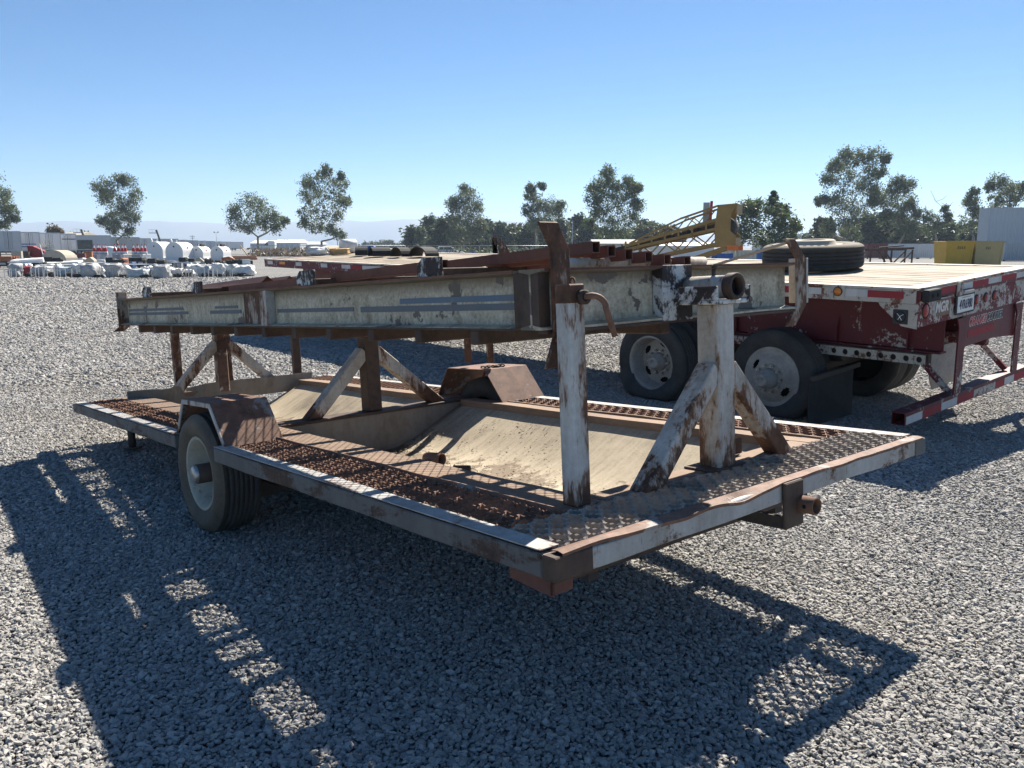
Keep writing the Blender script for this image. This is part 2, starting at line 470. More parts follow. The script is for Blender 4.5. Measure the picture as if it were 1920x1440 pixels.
plain('tan_cloth', (0.46, 0.40, 0.32), 0.8, 0.2, 3)
plain('conveyor_yellow', (0.27, 0.17, 0.06), 0.6, 0.22, 2.5)
plain('conveyor_orange', (0.55, 0.15, 0.04), 0.6, 0.2, 3)
plain('bin_yellow', (0.56, 0.33, 0.035), 0.55, 0.15, 2)
plain('bin_yellow_faded', (0.42, 0.33, 0.15), 0.6, 0.12, 2)
plain('container_white', (0.52, 0.54, 0.56), 0.55, 0.1, 2)
plain('container_red', (0.16, 0.045, 0.045), 0.6, 0.2, 2)
plain('container_grey', (0.36, 0.39, 0.42), 0.55, 0.1, 2)
plain('container_cream', (0.52, 0.50, 0.42), 0.6, 0.1, 2)
plain('shed_grey', (0.40, 0.43, 0.47), 0.5, 0.06, 1)
plain('roof_tan', (0.42, 0.38, 0.31), 0.8, 0.15, 1.5)
plain('blue_paint', (0.03, 0.10, 0.30), 0.6, 0.2, 3)
plain('glass_dark', (0.02, 0.025, 0.03), 0.15, 0.2, 3, bump=0)
plain('bark_pale', (0.27, 0.235, 0.19), 0.9, 0.4, 1.2, fine=9)
plain('bark_dark', (0.10, 0.08, 0.06), 0.9, 0.4, 1.2, fine=9)

def leaf_mat(name, a, b, c):
    t = NT(name)
    n = t.noise(t.coord((1,1,1)), 0.45, 4, 0.6)
    f = t.noise(t.coord((1,1,1)), 4.0, 3, 0.7)
    s_ = t.math('ADD', t.math('MULTIPLY', n, 0.5), t.math('MULTIPLY', f, 0.5))
    t.set(t.ramp(s_, [(0.30, a), (0.5, b), (0.7, c)]), 0.55, 0.0, 0.4)
    tr = t.n.new('ShaderNodeBsdfTranslucent'); tr.inputs[0].default_value = (*[x * 1.5 for x in b], 1)
    mx = t.n.new('ShaderNodeMixShader'); mx.inputs[0].default_value = 0.32
    t.link(t.b.outputs[0], mx.inputs[1]); t.link(tr.outputs[0], mx.inputs[2])
    t.link(mx.outputs[0], t.n['Material Output'].inputs[0])
    return t.m
leaf_mat('leaf_gum', (0.048, 0.064, 0.034), (0.092, 0.118, 0.058), (0.155, 0.185, 0.10))
leaf_mat('leaf_green', (0.040, 0.060, 0.025), (0.085, 0.115, 0.045), (0.15, 0.18, 0.085))
leaf_mat('leaf_dark', (0.022, 0.036, 0.017), (0.045, 0.066, 0.029), (0.08, 0.105, 0.048))
leaf_mat('leaf_olive', (0.030, 0.042, 0.022), (0.06, 0.076, 0.038), (0.10, 0.12, 0.06))
leaf_mat('dry_brush', (0.07, 0.055, 0.035), (0.13, 0.10, 0.065), (0.20, 0.16, 0.10))
K = MATS
# ---------------------------------------------------------------- ground, gravel, far hills
def ground_mat():
    t = NT('gravel_bed')
    t.tc.object = None
    c = t.coord((1, 1, 1))
    cell = t.n.new('ShaderNodeTexVoronoi'); cell.inputs['Scale'].default_value = 38
    t.link(c, cell.inputs['Vector'])
    rnd = t.n.new('ShaderNodeSeparateColor'); t.link(cell.outputs['Color'], rnd.inputs[0])
    big = t.noise(t.coord((0.35, 1, 1)), 0.16, 5, 0.6)
    mid = t.noise(c, 7.0, 5, 0.75)
    v = t.math('ADD', t.math('MULTIPLY', rnd.outputs[0], 0.40), t.math('ADD', t.math('MULTIPLY', big, 0.25), t.math('MULTIPLY', mid, 0.42)))
    col = t.ramp(v, [(0.30, (0.075, 0.075, 0.074)), (0.53, (0.17, 0.168, 0.163)), (0.80, (0.31, 0.305, 0.295))])
    tan = t.ramp(t.noise(t.coord((0.25, 1, 1), loc=(5, 2, 0)), 0.11, 5, 0.6), [(0.5, 0.0), (0.68, 0.3)])
    col = t.mix(tan, col, (0.33, 0.305, 0.26))
    t.set(col, 0.9, 0.0, 0.25)
    h = t.math('SUBTRACT', 1.0, cell.outputs['Distance'])
    t.bump(h, 1.0, 0.012)
    return t.m
gm = M()
G = 6500.0
gm.add([(-G, -60, -0.012), (G, -60, -0.012), (G, G, -0.012), (-G, G, -0.012)], [(0, 1, 2, 3)])
ground = struct(gm.build('ground', ground_mat(), raw=True))

def stone_mat():
    t = NT('crushed_stone')
    oi = t.n.new('ShaderNodeObjectInfo')
    n = t.noise(t.coord((1,1,1)), 1.6, 4, 0.6)
    v = t.math('ADD', t.math('ADD', t.math('MULTIPLY', oi.outputs['Random'], 0.50), 0.20), t.math('MULTIPLY', n, 0.20))
    ge = t.n.new('ShaderNodeNewGeometry')
    mp = t.n.new('ShaderNodeMapping'); t.link(ge.outputs['Position'], mp.inputs[0])
    w1 = t.noise(mp.outputs[0], 0.7, 4, 0.65)
    v = t.math('ADD', v, t.math('MULTIPLY', t.math('SUBTRACT', w1, 0.5), 0.55))
    col = t.ramp(v, [(0.0, (0.12, 0.118, 0.115)), (0.35, (0.25, 0.243, 0.232)), (0.7, (0.385, 0.370, 0.345)), (0.93, (0.52, 0.495, 0.455)), (1.0, (0.58, 0.53, 0.45))])
    w2 = t.noise(mp.outputs[0], 0.33, 4, 0.6)
    col = t.mix(t.ramp(w2, [(0.50, 0.0), (0.70, 0.35)]), col, (0.30, 0.255, 0.19))
    t.set(col, 0.8, 0.0, 0.35)
    return t.m
stone_mat()

def make_gravel():
    rng = np.random.default_rng(3)
    P, S = [], []
    for y0, y1, sp in ((1.5, 5.0, 0.0158), (5.0, 10.0, 0.0195), (10.0, 17.0, 0.034), (17.0, 30.0, 0.052), (30.0, 46.0, 0.09)):
        xm = 0.66 * y1 + 0.3
        gx, gy = np.meshgrid(np.arange(-xm, xm, sp), np.arange(y0, y1, sp))
        x = gx.ravel() + rng.uniform(-.55, .55, gx.size) * sp
        y = gy.ravel() + rng.uniform(-.55, .55, gx.size) * sp
        k = np.abs(x) < 0.66 * y + 0.3
        x, y = x[k], y[k]
        s = sp * rng.choice([0.52, 0.66, 0.84, 1.02, 1.30], x.size, p=[.2, .28, .27, .17, .08]) * rng.uniform(.85, 1.15, x.size)
        z = rng.uniform(-0.35, 0.30, x.size) * sp - 0.004
        P.append(np.stack([x, y, z], 1)); S.append(s)
    P = np.concatenate(P); S = np.concatenate(S)
    me = bpy.data.meshes.new('gravel')
    me.vertices.add(len(P)); me.vertices.foreach_set('co', P.astype(np.float32).ravel())
    a = me.attributes.new('sc', 'FLOAT', 'POINT'); a.data.foreach_set('value', S.astype(np.float32))
    me.update()
    o = bpy.data.objects.new('gravel', me); COL.objects.link(o)
    me.materials.append(K['crushed_stone'])
    ng = bpy.data.node_groups.new('gravel_scatter', 'GeometryNodeTree')
    ng.interface.new_socket('Geometry', in_out='INPUT', socket_type='NodeSocketGeometry')
    ng.interface.new_socket('Geometry', in_out='OUTPUT', socket_type='NodeSocketGeometry')
    N, Lk = ng.nodes, ng.links
    gi, go = N.new('NodeGroupInput'), N.new('NodeGroupOutput')
    join = N.new('GeometryNodeJoinGeometry')
    rs = random.Random(5)
    for k in range(9):
        ico = N.new('GeometryNodeMeshIcoSphere'); ico.inputs['Radius'].default_value = 1.0; ico.inputs['Subdivisions'].default_value = 2
        pos = N.new('GeometryNodeInputPosition')
        nz = N.new('ShaderNodeTexNoise'); nz.inputs['Scale'].default_value = 0.95; nz.inputs['Detail'].default_value = 2
        ad = N.new('ShaderNodeVectorMath'); ad.operation = 'ADD'; ad.inputs[1].default_value = (k * 7.3, k * 3.1, k * 1.7)
        Lk.new(pos.outputs[0], ad.inputs[0]); Lk.new(ad.outputs[0], nz.inputs['Vector'])
        sb = N.new('ShaderNodeVectorMath'); sb.operation = 'SUBTRACT'; sb.inputs[1].default_value = (0.5, 0.5, 0.5)
        Lk.new(nz.outputs['Color'], sb.inputs[0])
        sc_ = N.new('ShaderNodeVectorMath'); sc_.operation = 'SCALE'; sc_.inputs['Scale'].default_value = 2.3
        Lk.new(sb.outputs[0], sc_.inputs[0])
        sp_ = N.new('GeometryNodeSetPosition'); Lk.new(ico.outputs['Mesh'], sp_.inputs['Geometry']); Lk.new(sc_.outputs[0], sp_.inputs['Offset'])
        tr = N.new('GeometryNodeTransform'); tr.inputs['Scale'].default_value = (rs.uniform(.75, 1.0), rs.uniform(.55, .8), rs.uniform(.36, .58))
        Lk.new(sp_.outputs[0], tr.inputs['Geometry'])
        sm = N.new('GeometryNodeSetShadeSmooth'); sm.inputs['Shade Smooth'].default_value = False
        Lk.new(tr.outputs[0], sm.inputs[0])
        mt = N.new('GeometryNodeSetMaterial'); mt.inputs['Material'].default_value = K['crushed_stone']
        Lk.new(sm.outputs[0], mt.inputs['Geometry'])
        g2 = N.new('GeometryNodeGeometryToInstance'); Lk.new(mt.outputs[0], g2.inputs[0])
        Lk.new(g2.outputs[0], join.inputs[0])
    iop = N.new('GeometryNodeInstanceOnPoints')
    Lk.new(gi.outputs[0], iop.inputs['Points']); Lk.new(join.outputs[0], iop.inputs['Instance'])
    iop.inputs['Pick Instance'].default_value = True
    rv = N.new('FunctionNodeRandomValue'); rv.data_type = 'FLOAT_VECTOR'
    rv.inputs[0].default_value = (-0.55, -0.55, 0); rv.inputs[1].default_value = (0.55, 0.55, 6.283)
    Lk.new(rv.outputs[0], iop.inputs['Rotation'])
    na = N.new('GeometryNodeInputNamedAttribute'); na.data_type = 'FLOAT'; na.inputs['Name'].default_value = 'sc'
    Lk.new(na.outputs['Attribute'], iop.inputs['Scale'])
    Lk.new(iop.outputs[0], go.inputs[0])
    md = o.modifiers.new('scatter', 'NODES'); md.node_group = ng
    o['kind'] = 'stuff'; o['label'] = 'grey crushed gravel covering the yard'; o['category'] = 'gravel'
    return o
make_gravel()

def make_mountains():
    t = NT('hill_rock')
    t.set(t.ramp(t.noise(t.coord((1,1,1)), 0.002, 6, 0.6), [(0.35, (0.11, 0.10, 0.085)), (0.65, (0.20, 0.18, 0.15))]), 0.95, 0.0, 0.1)
    nx, ny = 150, 10
    vv, ff = [], []
    for j in range(ny + 1):
        for i in range(nx + 1):
            x = -4750 + 8750 * i / nx
            y = 5100 + 1300 * j / ny
            r = mnoise.fractal(Vector((x / 1150.0, 3.3, y / 2600.0)), 1.0, 2.1, 5)
            r2 = mnoise.fractal(Vector((x / 260.0, 7.3, y / 400.0)), 1.0, 2.1, 4)
            side = math.sin(math.pi * j / ny) ** 0.8
            fall = 1.0 if x < -250 else max(0.45, 1 - (x + 250) / 3500)
            h = side * fall * (172 + 37 * r + 22 * r2) - 8
            vv.append((x, y, max(h, -7)))
    for j in range(ny):
        for i in range(nx):
            a = j * (nx + 1) + i
            ff.append((a, a + 1, a + nx + 2, a + nx + 1))
    m = M(); m.add(vv, ff, True)
    return struct(m.build('mountains', t.m, raw=True))
make_mountains()

def make_haze():
    m = bpy.data.materials.new('haze_air'); m.use_nodes = True
    m.cycles.homogeneous_volume = True; m.cycles.volume_sampling = 'DISTANCE'
    n = m.node_tree.nodes; n.remove(n['Principled BSDF'])
    pv = n.new('ShaderNodeVolumePrincipled')
    pv.inputs['Color'].default_value = (0.62, 0.78, 1.0, 1)
    pv.inputs['Density'].default_value = HAZE_DENSITY
    pv.inputs['Anisotropy'].default_value = 0.2
    m.node_tree.links.new(pv.outputs[0], n['Material Output'].inputs['Volume'])
    b = M(); b.box(-G - 200, G + 200, -260, G + 200, -9, 235)
    o = b.build('haze', m); o['kind'] = 'stuff'
    o['label'] = 'thin pale haze over the far hills'; o['category'] = 'haze'
    return o
HAZE_DENSITY = 2.5e-4
make_haze()
# ---------------------------------------------------------------- the old rack trailer
# local frame: x across (near side 0), y towards the tail, z up from the deck
TO = Vector((0.1261139, 2.33405772, 0.77047762))
TA = Vector((-0.64166561, 0.76401038, -0.06747876))
TB = Vector((0.76571297, 0.64318169, 0.00097527))
TCc = TB.cross(TA)
TM = Matrix(((TB.x, TA.x, TCc.x, TO.x), (TB.y, TA.y, TCc.y, TO.y), (TB.z, TA.z, TCc.z, TO.z), (0, 0, 0, 1)))
T = thing('rack_trailer', 'rusty white single-axle trailer with trough deck and tilting beam rack', 'trailer', matrix=TM)
W, LN = 2.44, 6.0
# wavy, knocked-about steel section along x or y
def bent(axis, lo, hi, poly, n=40, amp=0.006, seed=0, fade=0.0):
    """poly in the two other axes, pushed about a little along its length"""
    m = M(); k = len(poly); vv = []
    for i in range(n + 1):
        q = lo + (hi - lo) * i / n
        d1 = amp * mnoise.noise(Vector((q * 2.1 + seed, seed * 3.7, 0)))
        d2 = amp * mnoise.noise(Vector((q * 2.6 + seed, seed * 1.7, 9)))
        for a, b in poly:
            vv.append((q, a + d1, b + d2) if axis == 0 else (a + d1, q, b + d2))
    ff = []
    for i in range(n):
        for j in range(k):
            j2 = (j + 1) % k
            ff.append((i*k+j, i*k+j2, (i+1)*k+j2, (i+1)*k+j))
    ff.append(tuple(reversed(range(k)))); ff.append(tuple(n*k + j for j in range(k)))
    m.add(vv, ff); return m
def chan(w0, w1, z0, z1):   # closed rectangle
    return [(w0, z0), (w1, z0), (w1, z1), (w0, z1)]
FR0, FR1 = 2.77, 3.42    # gap in the rails for the wheels
# side rails
for (x0, x1, sd, mt) in ((0.0, 0.085, 1, 'rail_grey'), (W - 0.085, W, 5, 'rail_grey')):
    bent(1, 0.063, FR0, chan(x0, x1, -0.078, 0.0), 44, 0.004, sd).build('side_rail', K[mt], T, 0.005)
    bent(1, FR1, LN, chan(x0, x1, -0.078, 0.0), 30, 0.004, sd + 2).build('side_rail', K[mt], T, 0.005)
    a = M(); a.box(x0 + 0.003, x1 - 0.003, 0.068, FR0 - 0.004, 0.006, 0.0095)
    b = M(); b.box(x0 + 0.003, x1 - 0.003, FR1 + 0.004, LN - 0.005, 0.006, 0.0095)
    a.build('rail_cap', K['rail_white'], T); b.build('rail_cap', K['rail_white'], T)
bent(0, 0.0, W, chan(0.0, 0.06, -0.074, -0.004), 60, 0.006, 8).build('front_rail', K['rail_white'], T, 0.004)
bent(0, -0.004, 0.16, chan(-0.004, 0.055, -0.079, -0.001), 6, 0.002, 2).build('corner_patch', K['dark_rust'], T, 0.004)
bent(0, W - 0.10, W + 0.004, chan(-0.003, 0.055, -0.077, -0.002), 6, 0.002, 3).build('corner_patch', K['rail_grey'], T, 0.004)
# crimped lip on top of the front rail
lip = M(); n = 90; vv = []; ff = []
for i in range(n + 1):
    q = 0.03 + (W - 0.06) * i / n
    k1 = mnoise.noise(Vector((q * 3.2, 1.0, 4.0))); k2 = mnoise.noise(Vector((q * 7.0, 5.0, 2.0)))
    sag = -0.02 * math.exp(-((q - 0.95) / 0.12) ** 2) - 0.012 * math.exp(-((q - 0.62) / 0.08) ** 2)
    y0 = -0.004 + 0.006 * k1; z0 = 0.006 + 0.006 * k1 + 0.004 * k2 + sag
    vv += [(q, y0, z0 - 0.012), (q, y0 - 0.002, z0), (q, 0.018, z0 + 0.005 + 0.003 * k2), (q, 0.046, 0.008)]
for i in range(n):
    for j in range(3):
        ff.append((i*4+j, i*4+j+1, (i+1)*4+j+1, (i+1)*4+j))
lip.add(vv, ff)
lo = lip.build('front_lip', K['fender_rust'], T); sm = lo.modifiers.new('solid', 'SOLIDIFY'); sm.thickness = 0.003
bent(0, 0.0, W, chan(LN + 0.002, LN + 0.06, -0.076, -0.004), 40, 0.004, 11).build('rear_rail', K['rail_grey'], T, 0.004)

# open diamond treads with toothed strands
def tread(name, x0, x1, y0, y1, along, mat, cell=0.074, row=0.050, h=0.016, teeth=6, top=0.006, warp=0.004, th=0.0032):
    m = M()
    if along == 'y': l0, l1, w0, w1 = y0, y1, x0, x1
    else: l0, l1, w0, w1 = x0, x1, y0, y1
    nr = max(2, round((w1 - w0) / row)); rw = (w1 - w0) / nr
    nc = max(2, round((l1 - l0) / cell)); cl = (l1 - l0) / nc
    def put(l, w, z):
        z += warp * mnoise.noise(Vector((l * 4.0, w * 9.0, 1.3)))
        m.v.append((w, l, z) if along == 'y' else (l, w, z))
    for r in range(nr + 1):
        for c in range(nc * 2):
            s0 = l0 + c * cl / 2; s1 = s0 + cl / 2
            k0 = 1 if (c + r) % 2 == 0 else -1
            a = w0 + r * rw + k0 * rw * 0.5; b = w0 + r * rw - k0 * rw * 0.5
            a = min(max(a, w0), w1); b = min(max(b, w0), w1)
            base = len(m.v); ns = teeth
            # flattened knuckle at both ends, strand between
            for i in range(ns + 1):
                t = i / ns; e = t * t * (3 - 2 * t)
                l = s0 + (s1 - s0) * t; w = a + (b - a) * e
                zt = top - 0.004 * math.sin(math.pi * t) + (0.0055 if i % 2 else 0.0)
                put(l, w - th, zt); put(l, w + th, zt); put(l, w - th, zt - h); put(l, w + th, zt - h)
            for i in range(ns):
                o = base + i * 4; q = o + 4
                for f in ((o, o+1, q+1, q), (o, q, q+2, o+2), (o+1, o+3, q+3, q+1), (o+2, q+2, q+3, o+3)):
                    m.f.append(f); m.smooth.append(False)
    o = m.build(name, mat, T, raw=True, kind='stuff')
    return o
tread('walkway_tread', 0.092, 0.345, 0.345, FR0 - 0.01, 'y', K['grate_rust'])
tread('walkway_tread', 0.092, 0.345, FR1 + 0.01, LN - 0.02, 'y', K['grate_rust'], teeth=3)
tread('walkway_tread', 2.125, W - 0.092, 0.345, FR0 - 0.06, 'y', K['grate_rust'], teeth=3)
tread('walkway_tread', 2.125, W - 0.092, FR1 + 0.01, LN - 0.02, 'y', K['grate_rust'], teeth=2)
tread('walkway_tread', 0.06, W - 0.03, 0.058, 0.335, 'x', K['grate_steel'], cell=0.080, row=0.046, h=0.016, th=0.0062)
# bearers under the treads (seen through them)
for y in (0.36, 1.0, 1.7, 2.4, 4.0, 4.6, 5.2):
    b = M(); b.box(0.086, 0.36, y, y + 0.05, -0.072, -0.014); b.build('tread_bearer', K['under_steel'], T)
    b = M(); b.box(2.10, W - 0.086, y, y + 0.05, -0.072, -0.014); b.build('tread_bearer', K['under_steel'], T)
for x in (0.36, 0.9, 1.5, 2.08):
    b = M(); b.box(x, x + 0.05, 0.062, 0.36, -0.070, -0.014); b.build('tread_bearer', K['under_steel'], T)
# inner flanges along the trough
for (x0, x1, zo, sd) in ((0.352, 0.565, 0.002, 1), (1.985, 2.118, 0.002, 4)):
    for (y0, y1) in ((0.345, 3.16), (3.34, 5.86)):
        bent(1, y0, y1, [(x0, zo - 0.05), (x0 + 0.006, zo - 0.05), (x0 + 0.006, zo - 0.006), (x1, zo - 0.008), (x1, zo), (x0, zo + 0.004)], 30, 0.006, sd + y0).build('trough_flange', K['brown_flat'], T)
bent(1, 0.34, FR0, [(0.338, -0.03), (0.352, -0.03), (0.356, 0.014), (0.344, 0.017)], 40, 0.005, 21).build('tread_edge', K['fender_rust'], T)
bent(1, 0.34, FR0, [(2.108, -0.03), (2.121, -0.03), (2.121, 0.012), (2.108, 0.012)], 40, 0.005, 22).build('tread_edge', K['brown_flat'], T)
# trough sheets
def trough(y0, y1, seed):
    prof = [(0.555, -0.012), (0.66, -0.07), (0.82, -0.155), (0.98, -0.225), (1.12, -0.268), (1.28, -0.285), (1.44, -0.270), (1.58, -0.232), (1.72, -0.172), (1.86, -0.100), (1.98, -0.040), (2.06, -0.004)]
    ny, fine = 34, []
    for i in range(len(prof) - 1):
        for k in range(4):
            t = k / 4; fine.append((prof[i][0] * (1-t) + prof[i+1][0] * t, prof[i][1] * (1-t) + prof[i+1][1] * t))
    fine.append(prof[-1])
    # soften the kinks
    for _ in range(5):
        fine = [fine[0]] + [(p[0], (fine[i][1] + p[1] * 2 + fine[i+2][1]) / 4) for i, p in enumerate(fine[1:-1])] + [fine[-1]]
    m = M(); vv = []; ff = []; k = len(fine)
    for j in range(ny + 1):
        y = y0 + (y1 - y0) * j / ny
        for x, z in fine:
            d = 0.018 * mnoise.noise(Vector((x * 1.9, y * 1.3, seed))) * min(1, abs(z) * 6)
            vv.append((x, y, z + d))
    for j in range(ny):
        for i in range(k - 1):
            ff.append((j*k+i, j*k+i+1, (j+1)*k+i+1, (j+1)*k+i))
    m.add(vv, ff, True)
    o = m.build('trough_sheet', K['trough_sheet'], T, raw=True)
    s = o.modifiers.new('solid', 'SOLIDIFY'); s.thickness = 0.004; s.offset = -1
    return o
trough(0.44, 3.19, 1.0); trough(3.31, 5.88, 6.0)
# cross members
def cross(y0, y1, ztop, zbot, mat, x0=0.36, x1=2.11, lipw=0.0):
    bent(0, x0, x1, chan(y0, y1, zbot, ztop), 24, 0.004, y0).build('cross_member', mat, T, 0.004)
cross(3.19, 3.205, -0.012, -0.30, K['grey_sheet'])
bent(0, 0.45, 2.09, chan(3.17, 3.33, -0.011, 0.006), 24, 0.005, 31).build('cross_cap', K['dark_rust'], T, 0.003)
cross(3.298, 3.312, -0.012, -0.30, K['dark_rust'])
cross(0.425, 0.44, -0.006, -0.30, K['dark_rust'])
bent(0, 0.58, 2.1, chan(0.338, 0.45, -0.004, 0.004), 24, 0.005, 37).build('cross_cap', K['brown_flat'], T, 0.003)
# dented plate at the tail
m = M(); vv = []; ff = []; n = 40
for i in range(n + 1):
    x = 0.40 + 1.75 * i / n
    d = 0.05 * math.exp(-((x - 0.95) / 0.10) ** 2) - 0.02 * math.exp(-((x - 0.72) / 0.09) ** 2)
    w = 0.012 * mnoise.noise(Vector((x * 2.5, 3, 1)))
    vv += [(x, 5.90, -0.10), (x, 5.90 + d + w, 0.065 - 0.03 * abs(d) / 0.05)]
for i in range(n): ff.append((2*i, 2*i+1, 2*i+3, 2*i+2))
m.add(vv, ff)
o = m.build('tail_plate', K['grey_sheet'], T); s = o.modifiers.new('solid', 'SOLIDIFY'); s.thickness = 0.006
bent(0, 0.37, 2.11, chan(5.915, 5.995, -0.06, 0.003), 20, 0.003, 51).build('cross_cap', K['brown_flat'], T, 0.003)

# posts and braces
def post(x, y, w, z1, mat, feet, zb, bw=0.088, bh=0.080, name='post', z0=0.0):
    m = M(); m.box(x - w/2, x + w/2, y - w/2, y + w/2, z0, z1)
    p = m.build(name, mat, T, 0.005)
    for fx, fy, mt in feet:
        d = Vector((fx - x, fy - y, 0)).normalized()
        b = M(); top = Vector((x, y, zb)) + d * (w * 0.42); ft = Vector((fx, fy, 0.004)) - d * 0.03
        up = Vector((0, 0, 1))
        dirv = (ft - top).normalized(); sx = dirv.cross(up).normalized(); u2 = sx.cross(dirv)
        # cut square to the post above and flat on the deck below
        vv = []
        for sgn in (-1, 1):
            for k in (-1, 1):
                q = top + sx * (sgn * bw / 2) + u2 * (k * bh / 2)
                vv.append(q)
        for sgn in (-1, 1):
            for k in (-1, 1):
                q = ft + sx * (sgn * bw / 2) + u2 * (k * bh / 2)
                q = q + dirv * ((0.004 - q.z) / dirv.z)
                vv.append(q)
        b.add(vv, [(0,1,3,2),(4,6,7,5),(0,4,5,1),(2,3,7,6),(0,2,6,4),(1,5,7,3)])
        bo = b.build('brace', K[mt], p, 0.005)
    return p
fp = post(1.29, 0.362, 0.110, 0.70, K['worn_white'], [(0.77, 0.335, 'brace_white'), (1.745, 0.335, 'worn_white')], 0.43)
post(1.29, 3.25, 0.105, 0.575, K['dark_rust'], [(0.80, 3.25, 'worn_white'), (1.86, 3.25, 'worn_white')], 0.42, z0=0.006)
post(1.29, 5.965, 0.125, 0.575, K['brown_white'], [(0.80, 5.965, 'worn_white'), (1.80, 5.965, 'worn_white'), (1.15, 5.60, 'brown_white')], 0.42, z0=0.003)
# weld plate at the foot of the front post
m = M(); m.box(1.17, 1.41, 0.30, 0.45, 0.0045, 0.014); m.build('base_plate', K['dark_rust'], T, 0.003)
m = M(); m.box(1.42, 1.60, 0.455, 0.465, 0.003, 0.075); m.build('loose_plate', K['dark_rust'], T)
m = M(); m.prism([(0, 0), (0.16, 0.0), (0.16, 0.085)], 1, 0.60, 0.606)
o = m.build('loose_plate', K['fender_rust'], T); o.location = (1.93, 0, 0.006)
# saddle bearing and pivot pipe
m = M(); m.box(1.175, 1.415, 0.272, 0.462, 0.70, 0.718)
m.box(1.175, 1.195, 0.272, 0.462, 0.718, 0.775); m.box(1.395, 1.415, 0.272, 0.462, 0.718, 0.775)
m.build('saddle', K['black_white'], fp, 0.004)
m = M(); m.cyl((1.295, 0.53, 0.770), (1.295, 0.295, 0.770), 0.047, 28)
m.build('pivot_pipe', K['worn_white'], T)
m = M(); m.pipe((1.295, 0.296, 0.770), (1.295, 0.252, 0.770), 0.055, 0.038, 28)
m.build('pivot_collar', K['dark_rust'], T, 0.003)
m = M(); m.cyl((1.295, 0.293, 0.770), (1.295, 0.288, 0.770), 0.037, 24); m.build('pipe_bore', K['void_black'], T)
m = M(); m.cyl((1.295, 0.37, 0.805), (1.297, 0.37, 0.845), 0.009, 8); m.cyl((1.297, 0.37, 0.845), (1.300, 0.366, 0.858), 0.013, 8)
m.build('grease_fitting', K['dark_rust'], T)
# locking post at the near front corner
m = M(); m.box(0.424, 0.500, 0.338, 0.414, 0.004, 0.805)
lp = m.build('lock_post', K['chipped_white'], T, 0.005)
m = M(); m.box(0.4232, 0.5008, 0.3372, 0.4148, 0.735, 0.8065); m.build('post_top_skin', K['brown_white'], lp, 0.005)  # thin brown skin added for the dark post top, no separate sleeve there
m = M(); m.pipe((0.480, 0.340, 0.758), (0.480, 0.312, 0.758), 0.026, 0.011, 20); m.build('pin_boss', K['dark_rust'], lp)
m = M(); pts = [(0.480, 0.41, 0.758), (0.480, 0.30, 0.761)]
for i in range(7):
    t = i / 6 * math.pi * 0.52
    pts.append((0.480 + 0.045 * math.sin(t) + 0.006, 0.290 - 0.025 * math.sin(t), 0.762 - 0.045 * (1 - math.cos(t))))
pts.append((0.556, 0.250, 0.615))
m.chain(pts, 0.0115, 10); m.build('lock_pin', K['fender_rust'], lp)
# short stakes at the tail
m = M(); m.box(0.86, 0.93, 6.02, 6.075, -0.05, 0.575); m.build('tail_stake', K['brown_white'], T, 0.004)
m = M(); m.box(2.02, 2.10, 6.005, 6.06, -0.05, 0.575); m.build('tail_stake', K['dark_rust'], T, 0.004)
# fenders: folded plate over each wheel
def fender(x0, x1, y0, yr, out):
    zt = 0.232
    ya, yb = y0 + 0.195, yr - 0.15
    prof = [(y0, 0.003), (ya, zt), (yb, zt - 0.008), (yr, 0.0)]
    m = M(); th = 0.007
    inner = [(a + (0.011 if i == 0 else 0.004 if i == 1 else -0.004 if i == 2 else -0.011), b - (0.0 if i in (0, 3) else th)) for i, (a, b) in enumerate(prof)]
    m.prism(prof + inner[::-1], 0, x0, x1)
    f = m.build('fender', K['fender_rust'], T, 0.003)
    xs = x0 if out < 0 else x1
    m = M(); off = 0.026
    inn = [(y0 + 0.034, 0.003), (ya + 0.012, zt - off), (yb - 0.012, zt - 0.008 - off), (yr - 0.032, 0.0)]
    m.prism(prof + inn[::-1], 0, xs - 0.003 if out > 0 else xs - 0.004, xs + 0.004 if out > 0 else xs + 0.003)
    m.build('fender_lip', K['worn_white'] if out < 0 else K['fender_rust'], f)
    return f
fender(0.045, 0.385, 2.70, 3.50, -1)
fender(2.055, W + 0.01, 2.75, 3.56, 1)
m = M(); m.box(0.388, 0.396, FR0 - 0.05, FR1 + 0.06, -0.30, -0.010); m.build('wheel_well_plate', K['dark_rust'], T)
m = M(); m.box(2.030, 2.038, 2.74, 3.60, -0.30, -0.010); m.build('wheel_well_plate', K['dark_rust'], T)

# wheels
def tyre_profile(R, rim, w, ribs, crown=0.012):
    """closed (r, t) profile, t 0 outer .. w inner"""
    h = R - rim
    side = [(rim - 0.004, 0.055 * 0 + 0.035), (rim + 0.012, 0.022), (rim + h * 0.3, 0.004), (rim + h * 0.55, -0.004), (rim + h * 0.78, 0.004), (R - 0.022, 0.018), (R - 0.010, 0.030)]
    tr = []
    a, b = 0.034, w - 0.034; n = ribs
    for i in range(n):
        q0 = a + (b - a) * i / n; q1 = a + (b - a) * (i + 1) / n; g = 0.006
        def cr(q): return R - crown * ((q - w / 2) / (w / 2)) ** 2
        if i > 0: tr += [(cr(q0 + g/2), q0 + g / 2)]
        else: tr += [(cr(q0), q0)]
        if i < n - 1: tr += [(cr(q1 - g/2), q1 - g / 2), (cr(q1) - 0.011, q1 - g / 2 + 0.001), (cr(q1) - 0.011, q1 + g / 2 - 0.001)]
        else: tr += [(cr(q1), q1)]
    other = [(r, w - t) for r, t in reversed(side)]
    return side, tr, other
